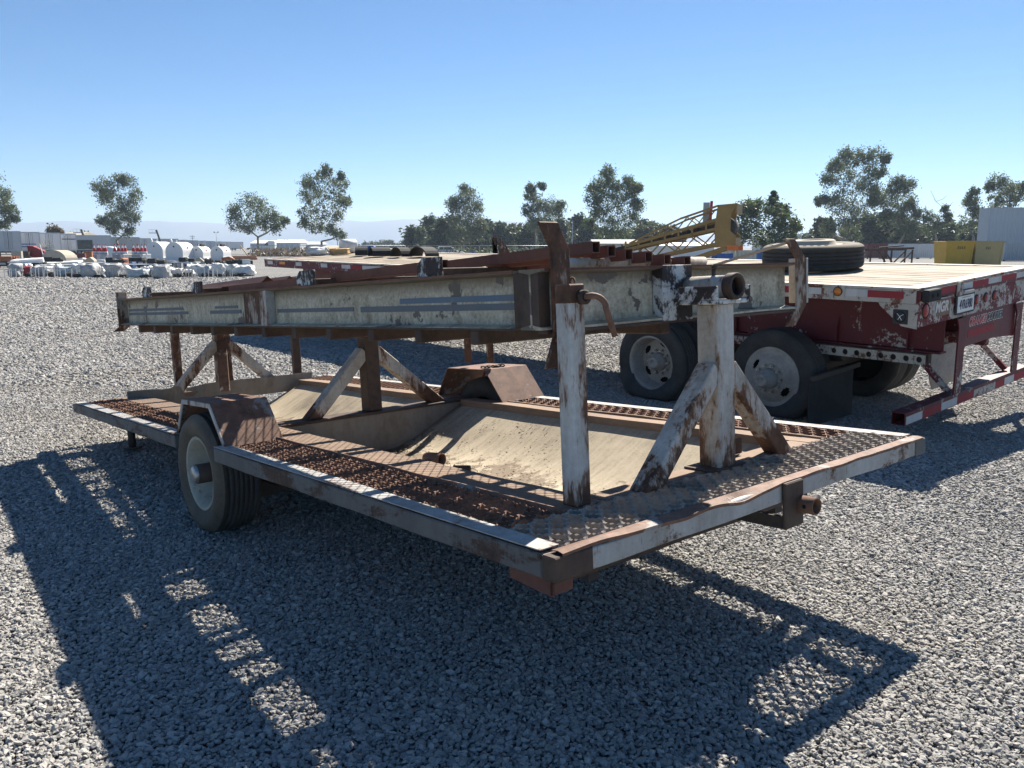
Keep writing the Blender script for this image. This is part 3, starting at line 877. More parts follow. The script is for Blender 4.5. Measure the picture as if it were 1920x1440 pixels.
def trailer_wheel(cx, cy, cz, R, w, out, parent, smat='tyre_side'):
    """out=-1: outer face towards -x"""
    wh = group_part('wheel', parent)
    def X(t): return (t if out < 0 else -t)
    side, tr, other = tyre_profile(R, 0.215, w, 7)
    m = M(); m.lathe([(r, X(t)) for r, t in side + [tr[0]]], (cx, cy, cz), 72)
    m.lathe([(r, X(t)) for r, t in [tr[-1]] + other], (cx, cy, cz), 72)
    sd = m
    m2 = M(); m2.lathe([(r, X(t)) for r, t in tr], (cx, cy, cz), 72)
    # settle the carcass a little on the ground
    for mm in (sd, m2):
        for i, p in enumerate(mm.v):
            wp = TM @ Vector(p)
            if wp.z < 0.012:
                wp.z = 0.012 + 0.1 * (wp.z - 0.012); mm.v[i] = tuple(TM.inverted() @ wp)
    sd.build('sidewall', K[smat], wh); m2.build('tread', K['tyre_tread'], wh)
    m = M()
    m.lathe([(0.219, X(0.030)), (0.223, X(0.022)), (0.218, X(0.017)), (0.205, X(0.024)), (0.196, X(0.05)), (0.182, X(0.075)), (0.165, X(0.15)), (0.155, X(0.175)), (0.10, X(0.182)), (0.0, X(0.182))], (cx, cy, cz), 56)
    m.build('rim', K['rim_cream'], wh)
    m = M(); m.cyl((cx + X(0.182), cy, cz), (cx + X(0.0), cy, cz), 0.058, 24); m.build('hub', K['dark_rust'], wh)
    m = M(); m.lathe([(0.052, X(0.002)), (0.050, X(-0.012)), (0.042, X(-0.020)), (0.0, X(-0.022))], (cx, cy, cz), 24); m.build('hub_cap', K['hub_steel'], wh)
    return wh
trailer_wheel(0.022, 3.145, -0.205, 0.360, 0.268, -1, T)
trailer_wheel(W - 0.022, 3.145, -0.205, 0.360, 0.268, 1, T, 'tyre_black')  # far sidewall takes the darker rubber to paint in its shade
m = M(); m.bar((0.33, 3.145, -0.36), (2.11, 3.145, -0.36), 0.09, 0.09); m.bar((0.345, 3.145, -0.31), (0.345, 3.145, -0.16), 0.06, 0.09); m.bar((2.095, 3.145, -0.31), (2.095, 3.145, -0.16), 0.06, 0.09); m.build('axle', K['under_steel'], T)
# underside
for x in (0.58, 1.86):
    m = M(); m.box(x, x + 0.06, 0.45, 5.9, -0.34, -0.30); m.build('chassis_beam', K['under_steel'], T)
m = M(); m.prism([(0.0, -0.079), (0.0, -0.132), (0.20, -0.118), (0.20, -0.079)], 0, 0.012, 0.022)
o = m.build('corner_bracket', K['red_rust'], T); o.location = (0.0, 0.03, 0.0)
m = M(); m.box(0.012, 0.10, 0.03, 0.038, -0.128, -0.079); m.build('corner_bracket', K['red_rust'], T)
m = M(); m.box(1.195, 1.325, -0.022, -0.004, -0.180, 0.004); m.build('hitch_plate', K['dark_rust'], T, 0.005)
m = M(); m.pipe((1.305, -0.02, -0.095), (1.305, -0.090, -0.095), 0.035, 0.028, 20); m.build('hitch_socket', K['orange_rust'], T, 0.002)
m = M(); m.cyl((1.273, -0.055, -0.095), (1.2690, -0.055, -0.095), 0.008, 12); m.build('pin_hole', K['void_black'], T)
m = M(); m.box(1.20, 1.32, -0.004, 0.62, -0.180, -0.162); m.box(1.20, 1.21, -0.004, 0.62, -0.162, -0.13); m.build('hitch_arm', K['under_steel'], T)
m = M(); m.cyl((0.30, 5.5, -0.08), (0.30, 5.5, -0.36), 0.03, 12); m.cyl((0.30, 5.5, -0.36), (0.30, 5.5, -0.375), 0.07, 16); m.build('parking_jack', K['under_steel'], T)

# ------------------------------------------------ tilting rack: a ring of I-beams on the pivot axis
RK = group_part('tilting_rack', T)
RX0, RX1, RY0, RY1, RZ0, RZ1 = 0.44, 2.13, 0.50, 6.0, 0.640, 0.866
FL = 0.062   # half flange
def ibeam(c, lo, hi, axis, name, mat=K['beam_paint']):
    tw, tf = 0.009, 0.009
    zs0, zs1 = RZ0, RZ1
    poly = [(c - FL, zs0), (c + FL, zs0), (c + FL, zs0 + tf), (c + tw/2, zs0 + tf + 0.01), (c + tw/2, zs1 - tf - 0.01), (c + FL, zs1 - tf), (c + FL, zs1), (c - FL, zs1), (c - FL, zs1 - tf), (c - tw/2, zs1 - tf - 0.01), (c - tw/2, zs0 + tf + 0.01), (c - FL, zs0 + tf)]
    m = bent(axis, lo, hi, poly, 24, 0.003, c)
    return m.build(name, mat, RK)
nearB = ibeam(RX0 + FL, RY0 + 0.16, RY1, 1, 'side_beam')
farB = ibeam(RX1 - FL, RY0 + 0.16, RY1, 1, 'side_beam')
frontB = ibeam(RY0 + FL, RX0, RX1, 0, 'end_beam')
rearB = ibeam(RY1 + FL + 0.012, RX0, RX1, 0, 'end_beam')
# rusted edges of the flanges
for (x, sx) in ((RX0 - 0.002, -1),):
    m = M(); m.box(x, x + 0.004, RY0 + 0.16, RY1, RZ1 - 0.007, RZ1 + 0.002); m.build('flange_edge', K['orange_rust'], RK)
    m = M(); m.box(x, x + 0.004, RY0 + 0.16, RY1, RZ0 - 0.002, RZ0 + 0.007); m.build('flange_edge', K['dark_rust'], RK)
m = M(); m.box(RX0 + 0.02, RX1, RY0 - 0.002, RY0 + 0.002, RZ1 - 0.007, RZ1 + 0.002); m.build('flange_edge', K['red_rust'], RK)
m = M(); m.box(RX0 + 0.02, RX1, RY0 - 0.002, RY0 + 0.05, RZ0 - 0.014, RZ0 - 0.002); m.build('flange_edge', K['dark_rust'], RK)
# stiffeners between flanges
def stiff(y0, y1, mat, x=RX0):
    m = M(); m.box(x + 0.002, x + FL - 0.004, y0, y1, RZ0 + 0.011, RZ1 - 0.011); m.build('stiffener', K[mat], RK)
stiff(0.52, 0.66, 'dark_rust'); stiff(3.02, 3.028, 'brown_white'); stiff(RY1 - 0.014, RY1 - 0.002, 'brown_white')
m = M(); m.box(RX0 + 0.040, RX0 + FL - 0.005, 3.03, 3.36, RZ0 + 0.012, RZ1 - 0.012); m.build('web_plate', K['brown_white'], RK, 0.003)
m = M(); m.box(RX0 - 0.001, RX0 + FL - 0.005, 2.93, 3.02, RZ0 + 0.010, RZ1 - 0.010); m.build('web_plate', K['worn_white'], RK, 0.002)
# stripes of old reflective tape along the near web
xw = RX0 + FL - 0.0045
def stripe(y0, y1, z0, z1, mt):
    m = M(); m.box(xw - 0.0035, xw - 0.0005, y0, y1, z0, z1); m.build('web_stripe', K[mt], RK)
stripe(0.675, 1.55, 0.752, 0.776, 'stripe_blue'); stripe(0.675, 1.92, 0.716, 0.743, 'stripe_grey'); stripe(1.99, 2.9, 0.722, 0.743, 'stripe_grey')
stripe(3.45, 4.0, 0.722, 0.745, 'stripe_grey'); stripe(4.55, 5.95, 0.755, 0.775, 'stripe_grey'); stripe(4.45, 5.95, 0.722, 0.744, 'stripe_grey'); stripe(3.5, 3.9, 0.757, 0.773, 'stripe_grey')
# front web plate behind the pivot
m = M(); m.box(1.12, 1.315, RY0 - 0.003, RY0 + FL - 0.006, RZ0 - 0.006, RZ1 + 0.004); m.build('pivot_plate', K['black_white'], RK, 0.003)
# cross tubes under the flanges
for i in range(12):
    y = 0.90 + i * 0.42
    m = M(); m.box(RX0 + 0.006 + (i % 3) * 0.004, 1.255, y, y + 0.055, RZ0 - 0.062, RZ0 - 0.002); m.build('cross_tube', K['dark_rust'], RK, 0.004)
m = M(); m.box(1.262, 1.335, RY0 + 0.14, RY1 - 0.02, RZ0 - 0.07, RZ0 + 0.03); m.build('spine_tube', K['dark_rust'], RK, 0.006)
# hook plates at the corners: bent flat bars
def hook(x, y, zt, zb, w, outx, mat, drop=0.12, topb=0.10, bt=0.055, bb=0.05):
    """flat bar with its broad face along x, ends bent in"""
    prof = [(-bt, zt), (0.0, zt - topb), (0.0, zb + drop), (-bb, zb)]
    th = 0.014
    m = M(); vv = []
    for (o, z) in prof:
        for k in (0, th):
            for s in (0, w):
                vv.append((x + s + (o if outx else 0) * 1.0, y - k + (0 if outx else o) * 1.0, z))
    ff = []
    for i in range(3):
        a = i * 4; b = a + 4
        ff += [(a, a+1, b+1, b), (a+2, b+2, b+3, a+3), (a, b, b+2, a+2), (a+1, a+3, b+3, b+1)]
    ff += [(0, 2, 3, 1), (12, 13, 15, 14)]
    m.add(vv, ff)
    return m.build('corner_hook', mat, RK, 0.004)
hook(0.478, RY0 - 0.006, 1.035, 0.50, 0.095, True, K['brown_white'])
hook(2.150, RY0 + 0.015, 0.985, 0.555, 0.085, True, K['brown_white'], topb=0.10, drop=0.10, bt=0.10, bb=0.10)
m = M(); m.box(2.232, 2.245, RY0 - 0.004, RY0 + 0.10, 0.665, 0.89); m.build('corner_hook', K['worn_white'], RK, 0.003)
hook(RX0 - 0.02, RY1 + 0.03, 0.93, 0.585, 0.09, True, K['brown_white'], topb=0.02, drop=0.04, bt=0.005)
m = M(); m.bar((2.09, RY0 + 0.02, 0.965), (2.02, RY0 + 0.42, 0.872), 0.05, 0.008); m.build('hook_brace', K['tan_cloth'], RK)
for (y, zb) in ((2.95, 0.22), (3.22, 0.215)):
    m = M(); m.box(2.142, 2.156, y, y + 0.075, zb + 0.05, RZ1 - 0.02); m.build('side_strap', K['brown_white'], RK, 0.003)
# upright plates on the near beam and the bars they carry
PY = (1.15, 2.33, 4.02, 5.17)
for i, y in enumerate(PY):
    w = 0.18 + 0.02 * (i % 2); h = 0.083
    m = M(); m.prism([(y, RZ1 + 0.001), (y + w, RZ1 + 0.001), (y + w, RZ1 + h - 0.03), (y + w - 0.04, RZ1 + h), (y, RZ1 + h)], 0, RX0 + 0.012, RX0 + 0.028)
    m.build('bar_plate', K['black_white'], RK, 0.002)
    m = M(); m.box(RX0 + 0.03, 1.42, y + 0.03, y + 0.085, RZ1 + 0.002, RZ1 + 0.036); m.build('support_bar', K['dark_rust'], RK, 0.003)
# long square tubes lying along the rack
def sq_tube(x, y0, y1, z0, z1, s, mat, name='slat_tube', skew=0.0):
    """open-ended square tube; z = top at each end"""
    m = M(); t = 0.005; vv = []
    for y, z in ((y0, z0), (y1, z1)):
        if y == y1: x = x + skew
        for (a, b) in ((0, -s), (s, -s), (s, 0), (0, 0)): vv.append((x + a, y, z + b))
        for (a, b) in ((t, -s + t), (s - t, -s + t), (s - t, -t), (t, -t)): vv.append((x + a, y, z + b))
    ff = []
    for j in range(4):
        k = (j + 1) % 4
        ff += [(j, k, 8 + k, 8 + j), (4 + j, 12 + j, 12 + k, 4 + k), (j, 4 + j, 4 + k, k), (8 + j, 8 + k, 12 + k, 12 + j)]
    m.add(vv, ff); return m.build(name, mat, RK)
EX = [(0.765, 0.970), (0.858, 0.955), (0.965, 0.941), (1.093, 0.931), (1.220, 0.919), (1.361, 0.909)]
for i, (x, z) in enumerate(EX):
    ye = 4.05 if i == 0 else 1.30 + 0.05 * i
    sq_tube(x, 0.555 + 0.004 * i, ye, z, z - 0.018 * (ye - 0.55), 0.046, K['red_rust'], skew=0.12 if i == 0 else 0.0)
sq_tube(0.60, 1.36, 3.9, 0.945, 0.905, 0.046, K['red_rust'])
for i, (x, z) in enumerate(((0.66, 0.955), (0.80, 0.951), (0.95, 0.957), (1.12, 0.955))):
    m = M(); hw = 0.045
    y0, y1 = 3.38 - 0.03 * i, 4.7 + 0.1 * i
    m.add([(x - hw, y0, z - 0.04), (x, y0, z), (x + hw, y0, z - 0.04), (x - hw, y1, z - 0.055), (x, y1, z - 0.02), (x + hw, y1, z - 0.055)], [(0, 1, 4, 3), (1, 2, 5, 4)])
    o = m.build('slat_angle', K['red_rust'], RK); s = o.modifiers.new('solid', 'SOLIDIFY'); s.thickness = 0.005
m = M(); m.cyl((0.70, 0.665, 0.892), (1.62, 0.665, 0.888), 0.021, 16); m.build('cross_pipe', K['worn_white'], RK)
# expanded metal floor of the rack
def mesh_floor(x0, x1, y0, y1, z, cx=0.026, cy=0.058):
    m = M(); nr = round((x1 - x0) / cx); nc = round((y1 - y0) / cy); th = 0.0015; hh = 0.0025
    for r in range(nr + 1):
        for c in range(nc * 2):
            s0 = y0 + c * cy / 2; s1 = s0 + cy / 2
            k0 = 1 if (c + r) % 2 == 0 else -1
            a = x0 + r * cx + k0 * cx * 0.5; b = x0 + r * cx - k0 * cx * 0.5
            m.add([(a - th, s0, z - hh), (a + th, s0, z - hh), (a + th, s0, z + hh), (a - th, s0, z + hh), (b - th, s1, z - hh), (b + th, s1, z - hh), (b + th, s1, z + hh), (b - th, s1, z + hh)],
                  [(0, 1, 5, 4), (1, 2, 6, 5), (2, 3, 7, 6), (3, 0, 4, 7)])
    return m.build('rack_mesh', K['dark_rust'], RK, raw=True, kind='stuff')
mesh_floor(RX0 + 0.17, 1.25, 0.66, 5.95, RZ0 + 0.006)

# dry leaf litter and grit gathered along the low side of the trough
def litter():
    prof = [(0.555, -0.012), (0.66, -0.07), (0.82, -0.155), (0.98, -0.225), (1.12, -0.268), (1.28, -0.285), (1.44, -0.270), (1.58, -0.232), (1.72, -0.172), (1.86, -0.100), (2.06, -0.004)]
    def zt(x):
        for (a, za), (b, zb) in zip(prof, prof[1:]):
            if a <= x <= b: return za + (zb - za) * (x - a) / (b - a)
        return -0.1
    rs = random.Random(31); m = M()
    for k in range(1500):
        r = rs.random()
        if r < 0.45: x, y = 1.28 + rs.gauss(0, 0.10), rs.uniform(1.2, 3.15)
        elif r < 0.8: x = rs.uniform(1.05, 1.7); y = 3.17 - abs(rs.gauss(0, 0.09)) - 0.25 * max(0, x - 1.3) * rs.random()
        else: x, y = rs.uniform(1.2, 1.9), rs.uniform(1.6, 3.0) 
        if not 0.6 < x < 2.0: continue
        s = rs.uniform(0.003, 0.011); a = rs.uniform(0, 6.28); z = zt(x) + 0.010
        d = Vector((math.cos(a), math.sin(a), rs.uniform(-.2, .2))) * s; n_ = Vector((-math.sin(a), math.cos(a), 0)) * s * rs.uniform(.15, .5); p = Vector((x, y, z))
        h = Vector((0, 0, s * .35))
        m.add([p - d, p + n_, p + d, p - n_, p + h], [(0, 1, 4), (1, 2, 4), (2, 3, 4), (3, 0, 4)])
    o = m.build('leaf_litter', K['dry_brush'], T, raw=True, kind='stuff')
litter()
# ---------------------------------------------------------------- the red flatbed semi-trailer
# local frame: x across (near side 0), y towards its front, z up from the deck top; the flat near tyres let it lean
FO = Vector((3.33796, 6.83453, 1.33859))
_fy, _fp, _fr = math.radians(40), -0.008, math.radians(3.3)
FA = Vector((-math.sin(_fy) * math.cos(_fp), math.cos(_fy) * math.cos(_fp), -math.sin(_fp)))
_b0 = Vector((math.cos(_fy), math.sin(_fy), 0)); _c0 = _b0.cross(FA)
FB = _b0 * math.cos(_fr) + _c0 * math.sin(_fr); FC = FB.cross(FA)
FM = Matrix(((FB.x, FA.x, FC.x, FO.x), (FB.y, FA.y, FC.y, FO.y), (FB.z, FA.z, FC.z, FO.z), (0, 0, 0, 1)))
FMI = FM.inverted()
F = thing('flatbed_trailer', 'maroon flatbed semi-trailer with wood plank deck and flat tyres', 'trailer', matrix=FM)
FW, FLEN = 2.58, 12.9
def fbox(name, x0, x1, y0, y1, z0, z1, mt, bevel=0.004, parent=None):
    m = M(); m.box(x0, x1, y0, y1, z0, z1); return m.build(name, K[mt], parent or F, bevel)
# deck planks, each its own board
npl = 13; px0, px1 = 0.115, FW - 0.115; pw = (px1 - px0) / npl
for i in range(npl):
    m = M(); x0 = px0 + i * pw + 0.003; x1 = px0 + (i + 1) * pw - 0.003
    n = 36; vv = []; ff = []
    for j in range(n + 1):
        y = 0.16 + (FLEN - 0.26) * j / n
        for (x, e) in ((x0, 0), (x0 + 0.010, 1), ((x0 + x1) / 2, 2), (x1 - 0.010, 1), (x1, 0)):
            z = -0.004 + 0.006 * mnoise.noise(Vector((x * 3, y * 1.7, i * 2.0))) + (-0.008 if e == 0 else 0.0)
            vv.append((x, y, z))
    for j in range(n):
        for k in range(4): ff.append((j*5+k, j*5+k+1, j*5+k+6, j*5+k+5))
    m.add(vv, ff)
    o = m.build('deck_plank', K['deck_wood'], F, raw=True)
    s = o.modifiers.new('solid', 'SOLIDIFY'); s.thickness = 0.03; s.offset = -1
# steel edge of the deck
fbox('deck_edge', 0.0, 0.112, 0.0, FLEN, -0.016, 0.004, 'cream_chip', 0.003)
fbox('deck_edge', FW - 0.112, FW, 0.0, FLEN, -0.016, 0.004, 'cream_chip', 0.003)
fbox('deck_edge', 0.114, FW - 0.114, 0.0, 0.155, -0.018, 0.002, 'cream_chip', 0.003)
# side rails
fbox('side_rail', 0.002, 0.03, 0.02, 4.6, -0.128, -0.017, 'cream_chip'); fbox('side_rail', 0.003, 0.03, 4.603, FLEN, -0.150, -0.017, 'maroon_chip')
fbox('side_rail', FW - 0.03, FW - 0.002, 0.02, FLEN, -0.128, -0.017, 'maroon')
for i in range(22):
    fbox('cross_sill', 0.032, FW - 0.032, 0.5 + i * 0.56, 0.56 + i * 0.56, -0.12, -0.045, 'maroon', 0)
# reflective tape along the near rail
def tape(y0, y1, mt, z0=-0.088, z1=-0.028): fbox('reflective_tape', -0.0015, 0.0015, y0, y1, z0, z1, mt, 0)
tape(0.118, 0.428, 'tape_red'); tape(0.430, 0.630, 'tape_white'); tape(0.86, 0.985, 'tape_white'); tape(0.99, 1.25, 'tape_red')
yy = 4.7; k = 0
for ln, mt in ((0.32, 'tape_white'), (0.34, 'tape_red'), (0.30, 'tape_white'), (0.34, 'tape_red'), (0.62, 'tape_white'), (0.34, 'tape_red'), (0.30, 'tape_white'), (0.36, 'tape_red'), (1.25, 'tape_white'), (0.36, 'tape_red'), (0.30, 'tape_white')):
    tape(yy, yy + ln, mt, -0.098, -0.034); yy += ln + 0.02
for y in (10.25, 11.25, 12.5): tape(y, y + 0.24, 'tape_white', -0.098, -0.03)
tape(11.95, 12.2, 'lamp_amber', -0.085, -0.035)
# amber marker lamp
m = M(); m.box(-0.004, 0.004, 0.635, 0.765, -0.105, 0.0); lm = m.build('lamp_plate', K['cream_chip'], F)
m = M(); m.lathe([(0.040, -0.004), (0.042, -0.012), (0.036, -0.016)], (0, 0.697, -0.052), 24); m.build('lamp_bezel', K['dark_steel'], lm)
m = M(); m.lathe([(0.036, -0.010), (0.03, -0.020), (0.0, -0.026)], (0, 0.697, -0.052), 24); m.build('lamp_lens', K['lamp_amber'], lm)
# corner gusset of the near rear
m = M(); m.prism([(0.0, -0.130), (0.33, -0.130), (0.316, -0.156), (0.126, -0.317), (0.0, -0.335)], 0, 0.004, 0.016); m.build('corner_gusset', K['cream_chip'], F)
m = M(); m.box(-0.004, 0.004, 0.072, 0.198, -0.300, -0.178); bx_ = m.build('lamp_box', K['dark_steel'], F, 0.003)
m = M(); m.lathe([(0.048, -0.006), (0.044, -0.009), (0.040, -0.0055)], (0, 0.135, -0.239), 20); m.build('lamp_bezel', K['void_black'], bx_)
m = M(); m.chain([(-0.010, 0.105, -0.215), (-0.016, 0.13, -0.232), (-0.012, 0.15, -0.262)], 0.003, 5); m.chain([(-0.010, 0.16, -0.21), (-0.016, 0.135, -0.235), (-0.012, 0.118, -0.266)], 0.003, 5); m.build('loose_wire', K['white_paint'], bx_)
# rear header
fbox('rear_header', 0.020, FW - 0.02, 0.0, 0.03, -0.325, -0.105, 'flat_white_red', 0.003)
fbox('rear_header', 0.018, FW - 0.018, -0.014, 0.03, -0.104, -0.019, 'maroon_chip', 0.003)
fbox('header_ledge', 0.30, 0.62, -0.03, -0.015, -0.118, -0.108, 'cream_chip', 0)
fbox('dock_bumper', 0.03, 0.27, -0.075, -0.015, -0.112, -0.012, 'mud_flap', 0.008)
for x in (0.11, 0.20):
    m = M(); m.cyl((x, -0.075, -0.062), (x, -0.0785, -0.062), 0.018, 12); m.build('bumper_hole', K['void_black'], F)
fbox('header_post', 0.70, 0.80, -0.030, -0.0145, -0.125, 0.0, 'cream_chip')
def rtape(x0, x1, mt, z0=-0.078, z1=-0.026): fbox('reflective_tape', x0, x1, -0.0165, -0.0145, z0, z1, mt, 0)
rtape(0.32, 0.68, 'tape_red'); x = 0.84
for ln, mt in ((0.20, 'tape_white'), (0.34, 'tape_red'), (0.30, 'tape_white'), (0.36, 'tape_red'), (0.28, 'tape_white'), (0.20, 'tape_red')):
    rtape(x, x + ln, mt); x += ln + 0.006
def round_lamp(x, z, r, name='tail_lamp'):
    m = M(); m.lathe([(r, 0.0), (r + 0.006, -0.006), (r - 0.004, -0.012)], (x, 0.0, z), 24, axis=1); b = m.build(name, K['dark_rust'], F)
    m = M(); m.lathe([(r - 0.004, -0.004), (r * 0.7, -0.014), (0.0, -0.018)], (x, 0.0, z), 24, axis=1); m.build('lens', K['lamp_red'], b)
round_lamp(0.15, -0.195, 0.062)
for x in (1.17, 1.38, 1.58): round_lamp(x, -0.20, 0.042)
# lettering helper: text laid flat on a rear face
def text_mesh(body, size, name, mat, parent, loc, rot, extrude=0.0015, shear=0.0, bold=0.0, sx=1.0):
    c = bpy.data.curves.new(name, 'FONT'); c.body = body; c.size = size; c.extrude = extrude; c.shear = shear; c.offset = bold
    c.align_x = 'CENTER'; c.align_y = 'CENTER'
    o = bpy.data.objects.new(name, c); COL.objects.link(o)
    bpy.context.view_layer.update()
    dg = bpy.context.evaluated_depsgraph_get()
    me = bpy.data.meshes.new_from_object(o.evaluated_get(dg))
    bpy.data.objects.remove(o); bpy.data.curves.remove(c)
    me.materials.clear(); me.materials.append(mat); me.name = name
    t = bpy.data.objects.new(name, me); COL.objects.link(t)
    t.parent = parent; t.location = loc; t.rotation_euler = rot; t.scale = (sx, 1, 1)
    return t
REAR = (math.pi / 2, 0, 0)
m = M(); m.box(0.70, 1.085, -0.022, -0.012, -0.295, -0.118); pf = m.build('plate_holder', K['dark_steel'], F, 0.003)
m = M(); m.box(0.722, 1.062, -0.027, -0.023, -0.278, -0.132); lpz = m.build('licence_plate', K['plate_white'], F, 0.002)
text_mesh('4VR6980', 0.118, 'plate_lettering', K['ink_navy'], lpz, (0.892, -0.0285, -0.213), REAR, 0.001, 0, 0.001, 0.62)
m = M(); m.box(0.80, 0.98, -0.0285, -0.0272, -0.152, -0.143); m.build('plate_print', K['tan_cloth'], lpz)
fbox('plate_lamp', 0.80, 1.0, -0.05, -0.016, -0.115, -0.085, 'cream_chip', 0.004)
stk = fbox('maker_sticker', 0.36, 0.62, -0.0035, -0.0005, -0.27, -0.13, 'brown_flat', 0)
text_mesh('MGR', 0.125, 'sticker_lettering', K['sticker_white'], stk, (0.455, -0.0055, -0.195), REAR, 0.001, 0.2, 0.004, 0.95)
# hanging rear panel and bumper
m = M(); n = 16; top = -0.326
poly = [(0.93, top), (2.20, top), (2.20, -0.66)]
for i in range(n + 1):
    t = i / n; x = 2.16 - 1.19 * t
    poly.append((x, -0.66 + 0.055 * math.sin(min(1, t * 1.6) * math.pi / 2) - 0.02 * t))
m.prism(poly, 1, 0.012, 0.028)
pn = m.build('rear_panel', K['maroon'], F, 0.003)
o1 = text_mesh('ORANGE', 0.108, 'sign_lettering', K['ink_red'], pn, (1.275, 0.0075, -0.405), REAR, 0.001, 0.25, 0.0005, 0.86)
o2 = text_mesh('COURIER', 0.108, 'sign_lettering', K['ink_black'], pn, (1.67, 0.0075, -0.405), REAR, 0.001, 0.25, 0.0005, 0.84)
text_mesh('ORANGE', 0.108, 'sign_outline', K['sticker_white'], pn, (1.275, 0.0098, -0.405), REAR, 0.001, 0.25, 0.007, 0.86)
text_mesh('COURIER', 0.108, 'sign_outline', K['sticker_white'], pn, (1.67, 0.0098, -0.405), REAR, 0.001, 0.25, 0.007, 0.84)
m = M(); m.box(1.08, 1.68, 0.0095, 0.0115, -0.545, -0.475); m.build('faded_patch', K['tape_red'], pn)
for x in (0.83, 2.17):
    m = M()
    m.add([(x - 0.06, -0.02, -0.335), (x + 0.13, -0.02, -0.335), (x + 0.12, -0.02, -0.42), (x + 0.125, -0.012, -1.03), (x - 0.02, -0.012, -1.03), (x - 0.02, -0.02, -0.42)], [(0, 1, 2, 5), (5, 2, 3, 4)])
    o = m.build('bumper_leg', K['maroon_chip'], F); s = o.modifiers.new('solid', 'SOLIDIFY'); s.thickness = 0.014
    m = M(); m.bar((x - 0.02, 0.42, -0.62), (x + 0.05, 0.07, -1.02), 0.06, 0.05); m.build('bumper_brace', K['flat_white_red'], F, 0.004)
m = M(); m.pipe((-0.10, 0.055, -1.09), (2.66, 0.055, -1.09), 0.078, 0.070, 4)
b = m.build('rear_bumper', K['maroon_chip'], F); 
for v in b.data.vertices:      # square the tube up
    pass
b.data.clear_geometry()
mm = M(); t = 0.006
vv = []
for x in (-0.10, 2.66):
    for (y, z) in ((-0.002, -1.145), (0.115, -1.145), (0.115, -1.035), (-0.002, -1.035)): vv.append((x, y, z))
    for (y, z) in ((-0.002 + t, -1.145 + t), (0.115 - t, -1.145 + t), (0.115 - t, -1.035 - t), (-0.002 + t, -1.035 - t)): vv.append((x, y, z))
ff = []
for j in range(4):
    k = (j + 1) % 4
    ff += [(j, k, 8 + k, 8 + j), (4 + j, 12 + j, 12 + k, 4 + k), (j, 4 + j, 4 + k, k), (8 + j, 8 + k, 12 + k, 12 + j)]
b.data.from_pydata(vv, [], ff); b.data.update()
x = -0.085
for ln, mt in ((0.30, 'tape_white'), (0.36, 'tape_red'), (0.19, 'tape_white'), (0.13, 'tape_white'), (0.36, 'tape_red'), (0.50, 'flat_white_red'), (0.22, 'tape_red'), (0.24, 'tape_white'), (0.30, 'tape_red'), (0.14, 'tape_white')):
    fbox('reflective_tape', x, x + ln, -0.0045, -0.0025, -1.138, -1.068, mt, 0); x += ln + 0.006
# main frame beams with stiffener tabs
for x in (0.62, FW - 0.74):
    m = M()
    poly = [(x, -0.64), (x + 0.12, -0.64), (x + 0.12, -0.625), (x + 0.066, -0.62), (x + 0.066, -0.148), (x + 0.12, -0.143), (x + 0.12, -0.130), (x, -0.130), (x, -0.143), (x + 0.054, -0.148), (x + 0.054, -0.62), (x, -0.625)]
    m.prism(poly, 1, 0.05, FLEN - 0.3)
    m.build('frame_beam', K['maroon_chip'], F)
    for y in (0.36, 1.05, 2.2, 4.0, 6.0, 8.0, 10.0):
        m = M(); m.add([(x + 0.004, y, -0.62), (x + 0.052, y, -0.62), (x + 0.052, y, -0.35), (x + 0.022, y, -0.44), (x + 0.004, y, -0.47)], [(0, 1, 2, 3, 4)])
        o = m.build('stiffener', K['maroon'], F); s = o.modifiers.new('solid', 'SOLIDIFY'); s.thickness = 0.012
# axle slider rails with round holes
def holed(x, y0, y1, z0, z1, n, r, mat):
    m = M(); w = (y1 - y0) / n; th = 0.012; ns = 16
    for i in range(n):
        cy, cz = y0 + (i + 0.5) * w, (z0 + z1) / 2
        ring, sq = [], []
        for k in range(ns):
            a = 2 * math.pi * (k + 0.5) / ns
            c, s_ = math.cos(a), math.sin(a); q = max(abs(c) / (w / 2), abs(s_) / ((z1 - z0) / 2))
            ring.append((cy + r * c, cz + r * s_)); sq.append((cy + c / q, cz + s_ / q))
        # snap the nearest samples onto the corners so that cells tile
        for sy in (-1, 1):
            for sz in (-1, 1):
                t = (cy + sy * w / 2, cz + sz * (z1 - z0) / 2)
                j = min(range(ns), key=lambda k: (sq[k][0] - t[0]) ** 2 + (sq[k][1] - t[1]) ** 2); sq[j] = t
        vv = [(x, a, b) for a, b in ring] + [(x, a, b) for a, b in sq] + [(x + th, a, b) for a, b in ring]
        ff = []
        for k in range(ns):
            j = (k + 1) % ns
            ff += [(k, j, ns + j, ns + k), (k, 2*ns + k, 2*ns + j, j)]
        m.add(vv, ff)
    return m.build('slider_rail', mat, F)
holed(0.585, 0.16, 1.10, -0.745, -0.655, 8, 0.028, K['cream_chip'])
fbox('slider_back', 0.64, 0.70, 0.16, 3.6, -0.745, -0.655, 'under_steel', 0)
fbox('slider_rail', 0.585, 0.63, 1.102, 3.6, -0.745, -0.655, 'flat_white_red', 0.003)
fbox('slider_rail', FW - 0.66, FW - 0.585, 0.16, 3.6, -0.745, -0.655, 'flat_white_red', 0.003)
fbox('slider_cap', 0.580, 0.72, 0.14, 3.6, -0.654, -0.642, 'under_steel', 0.002)
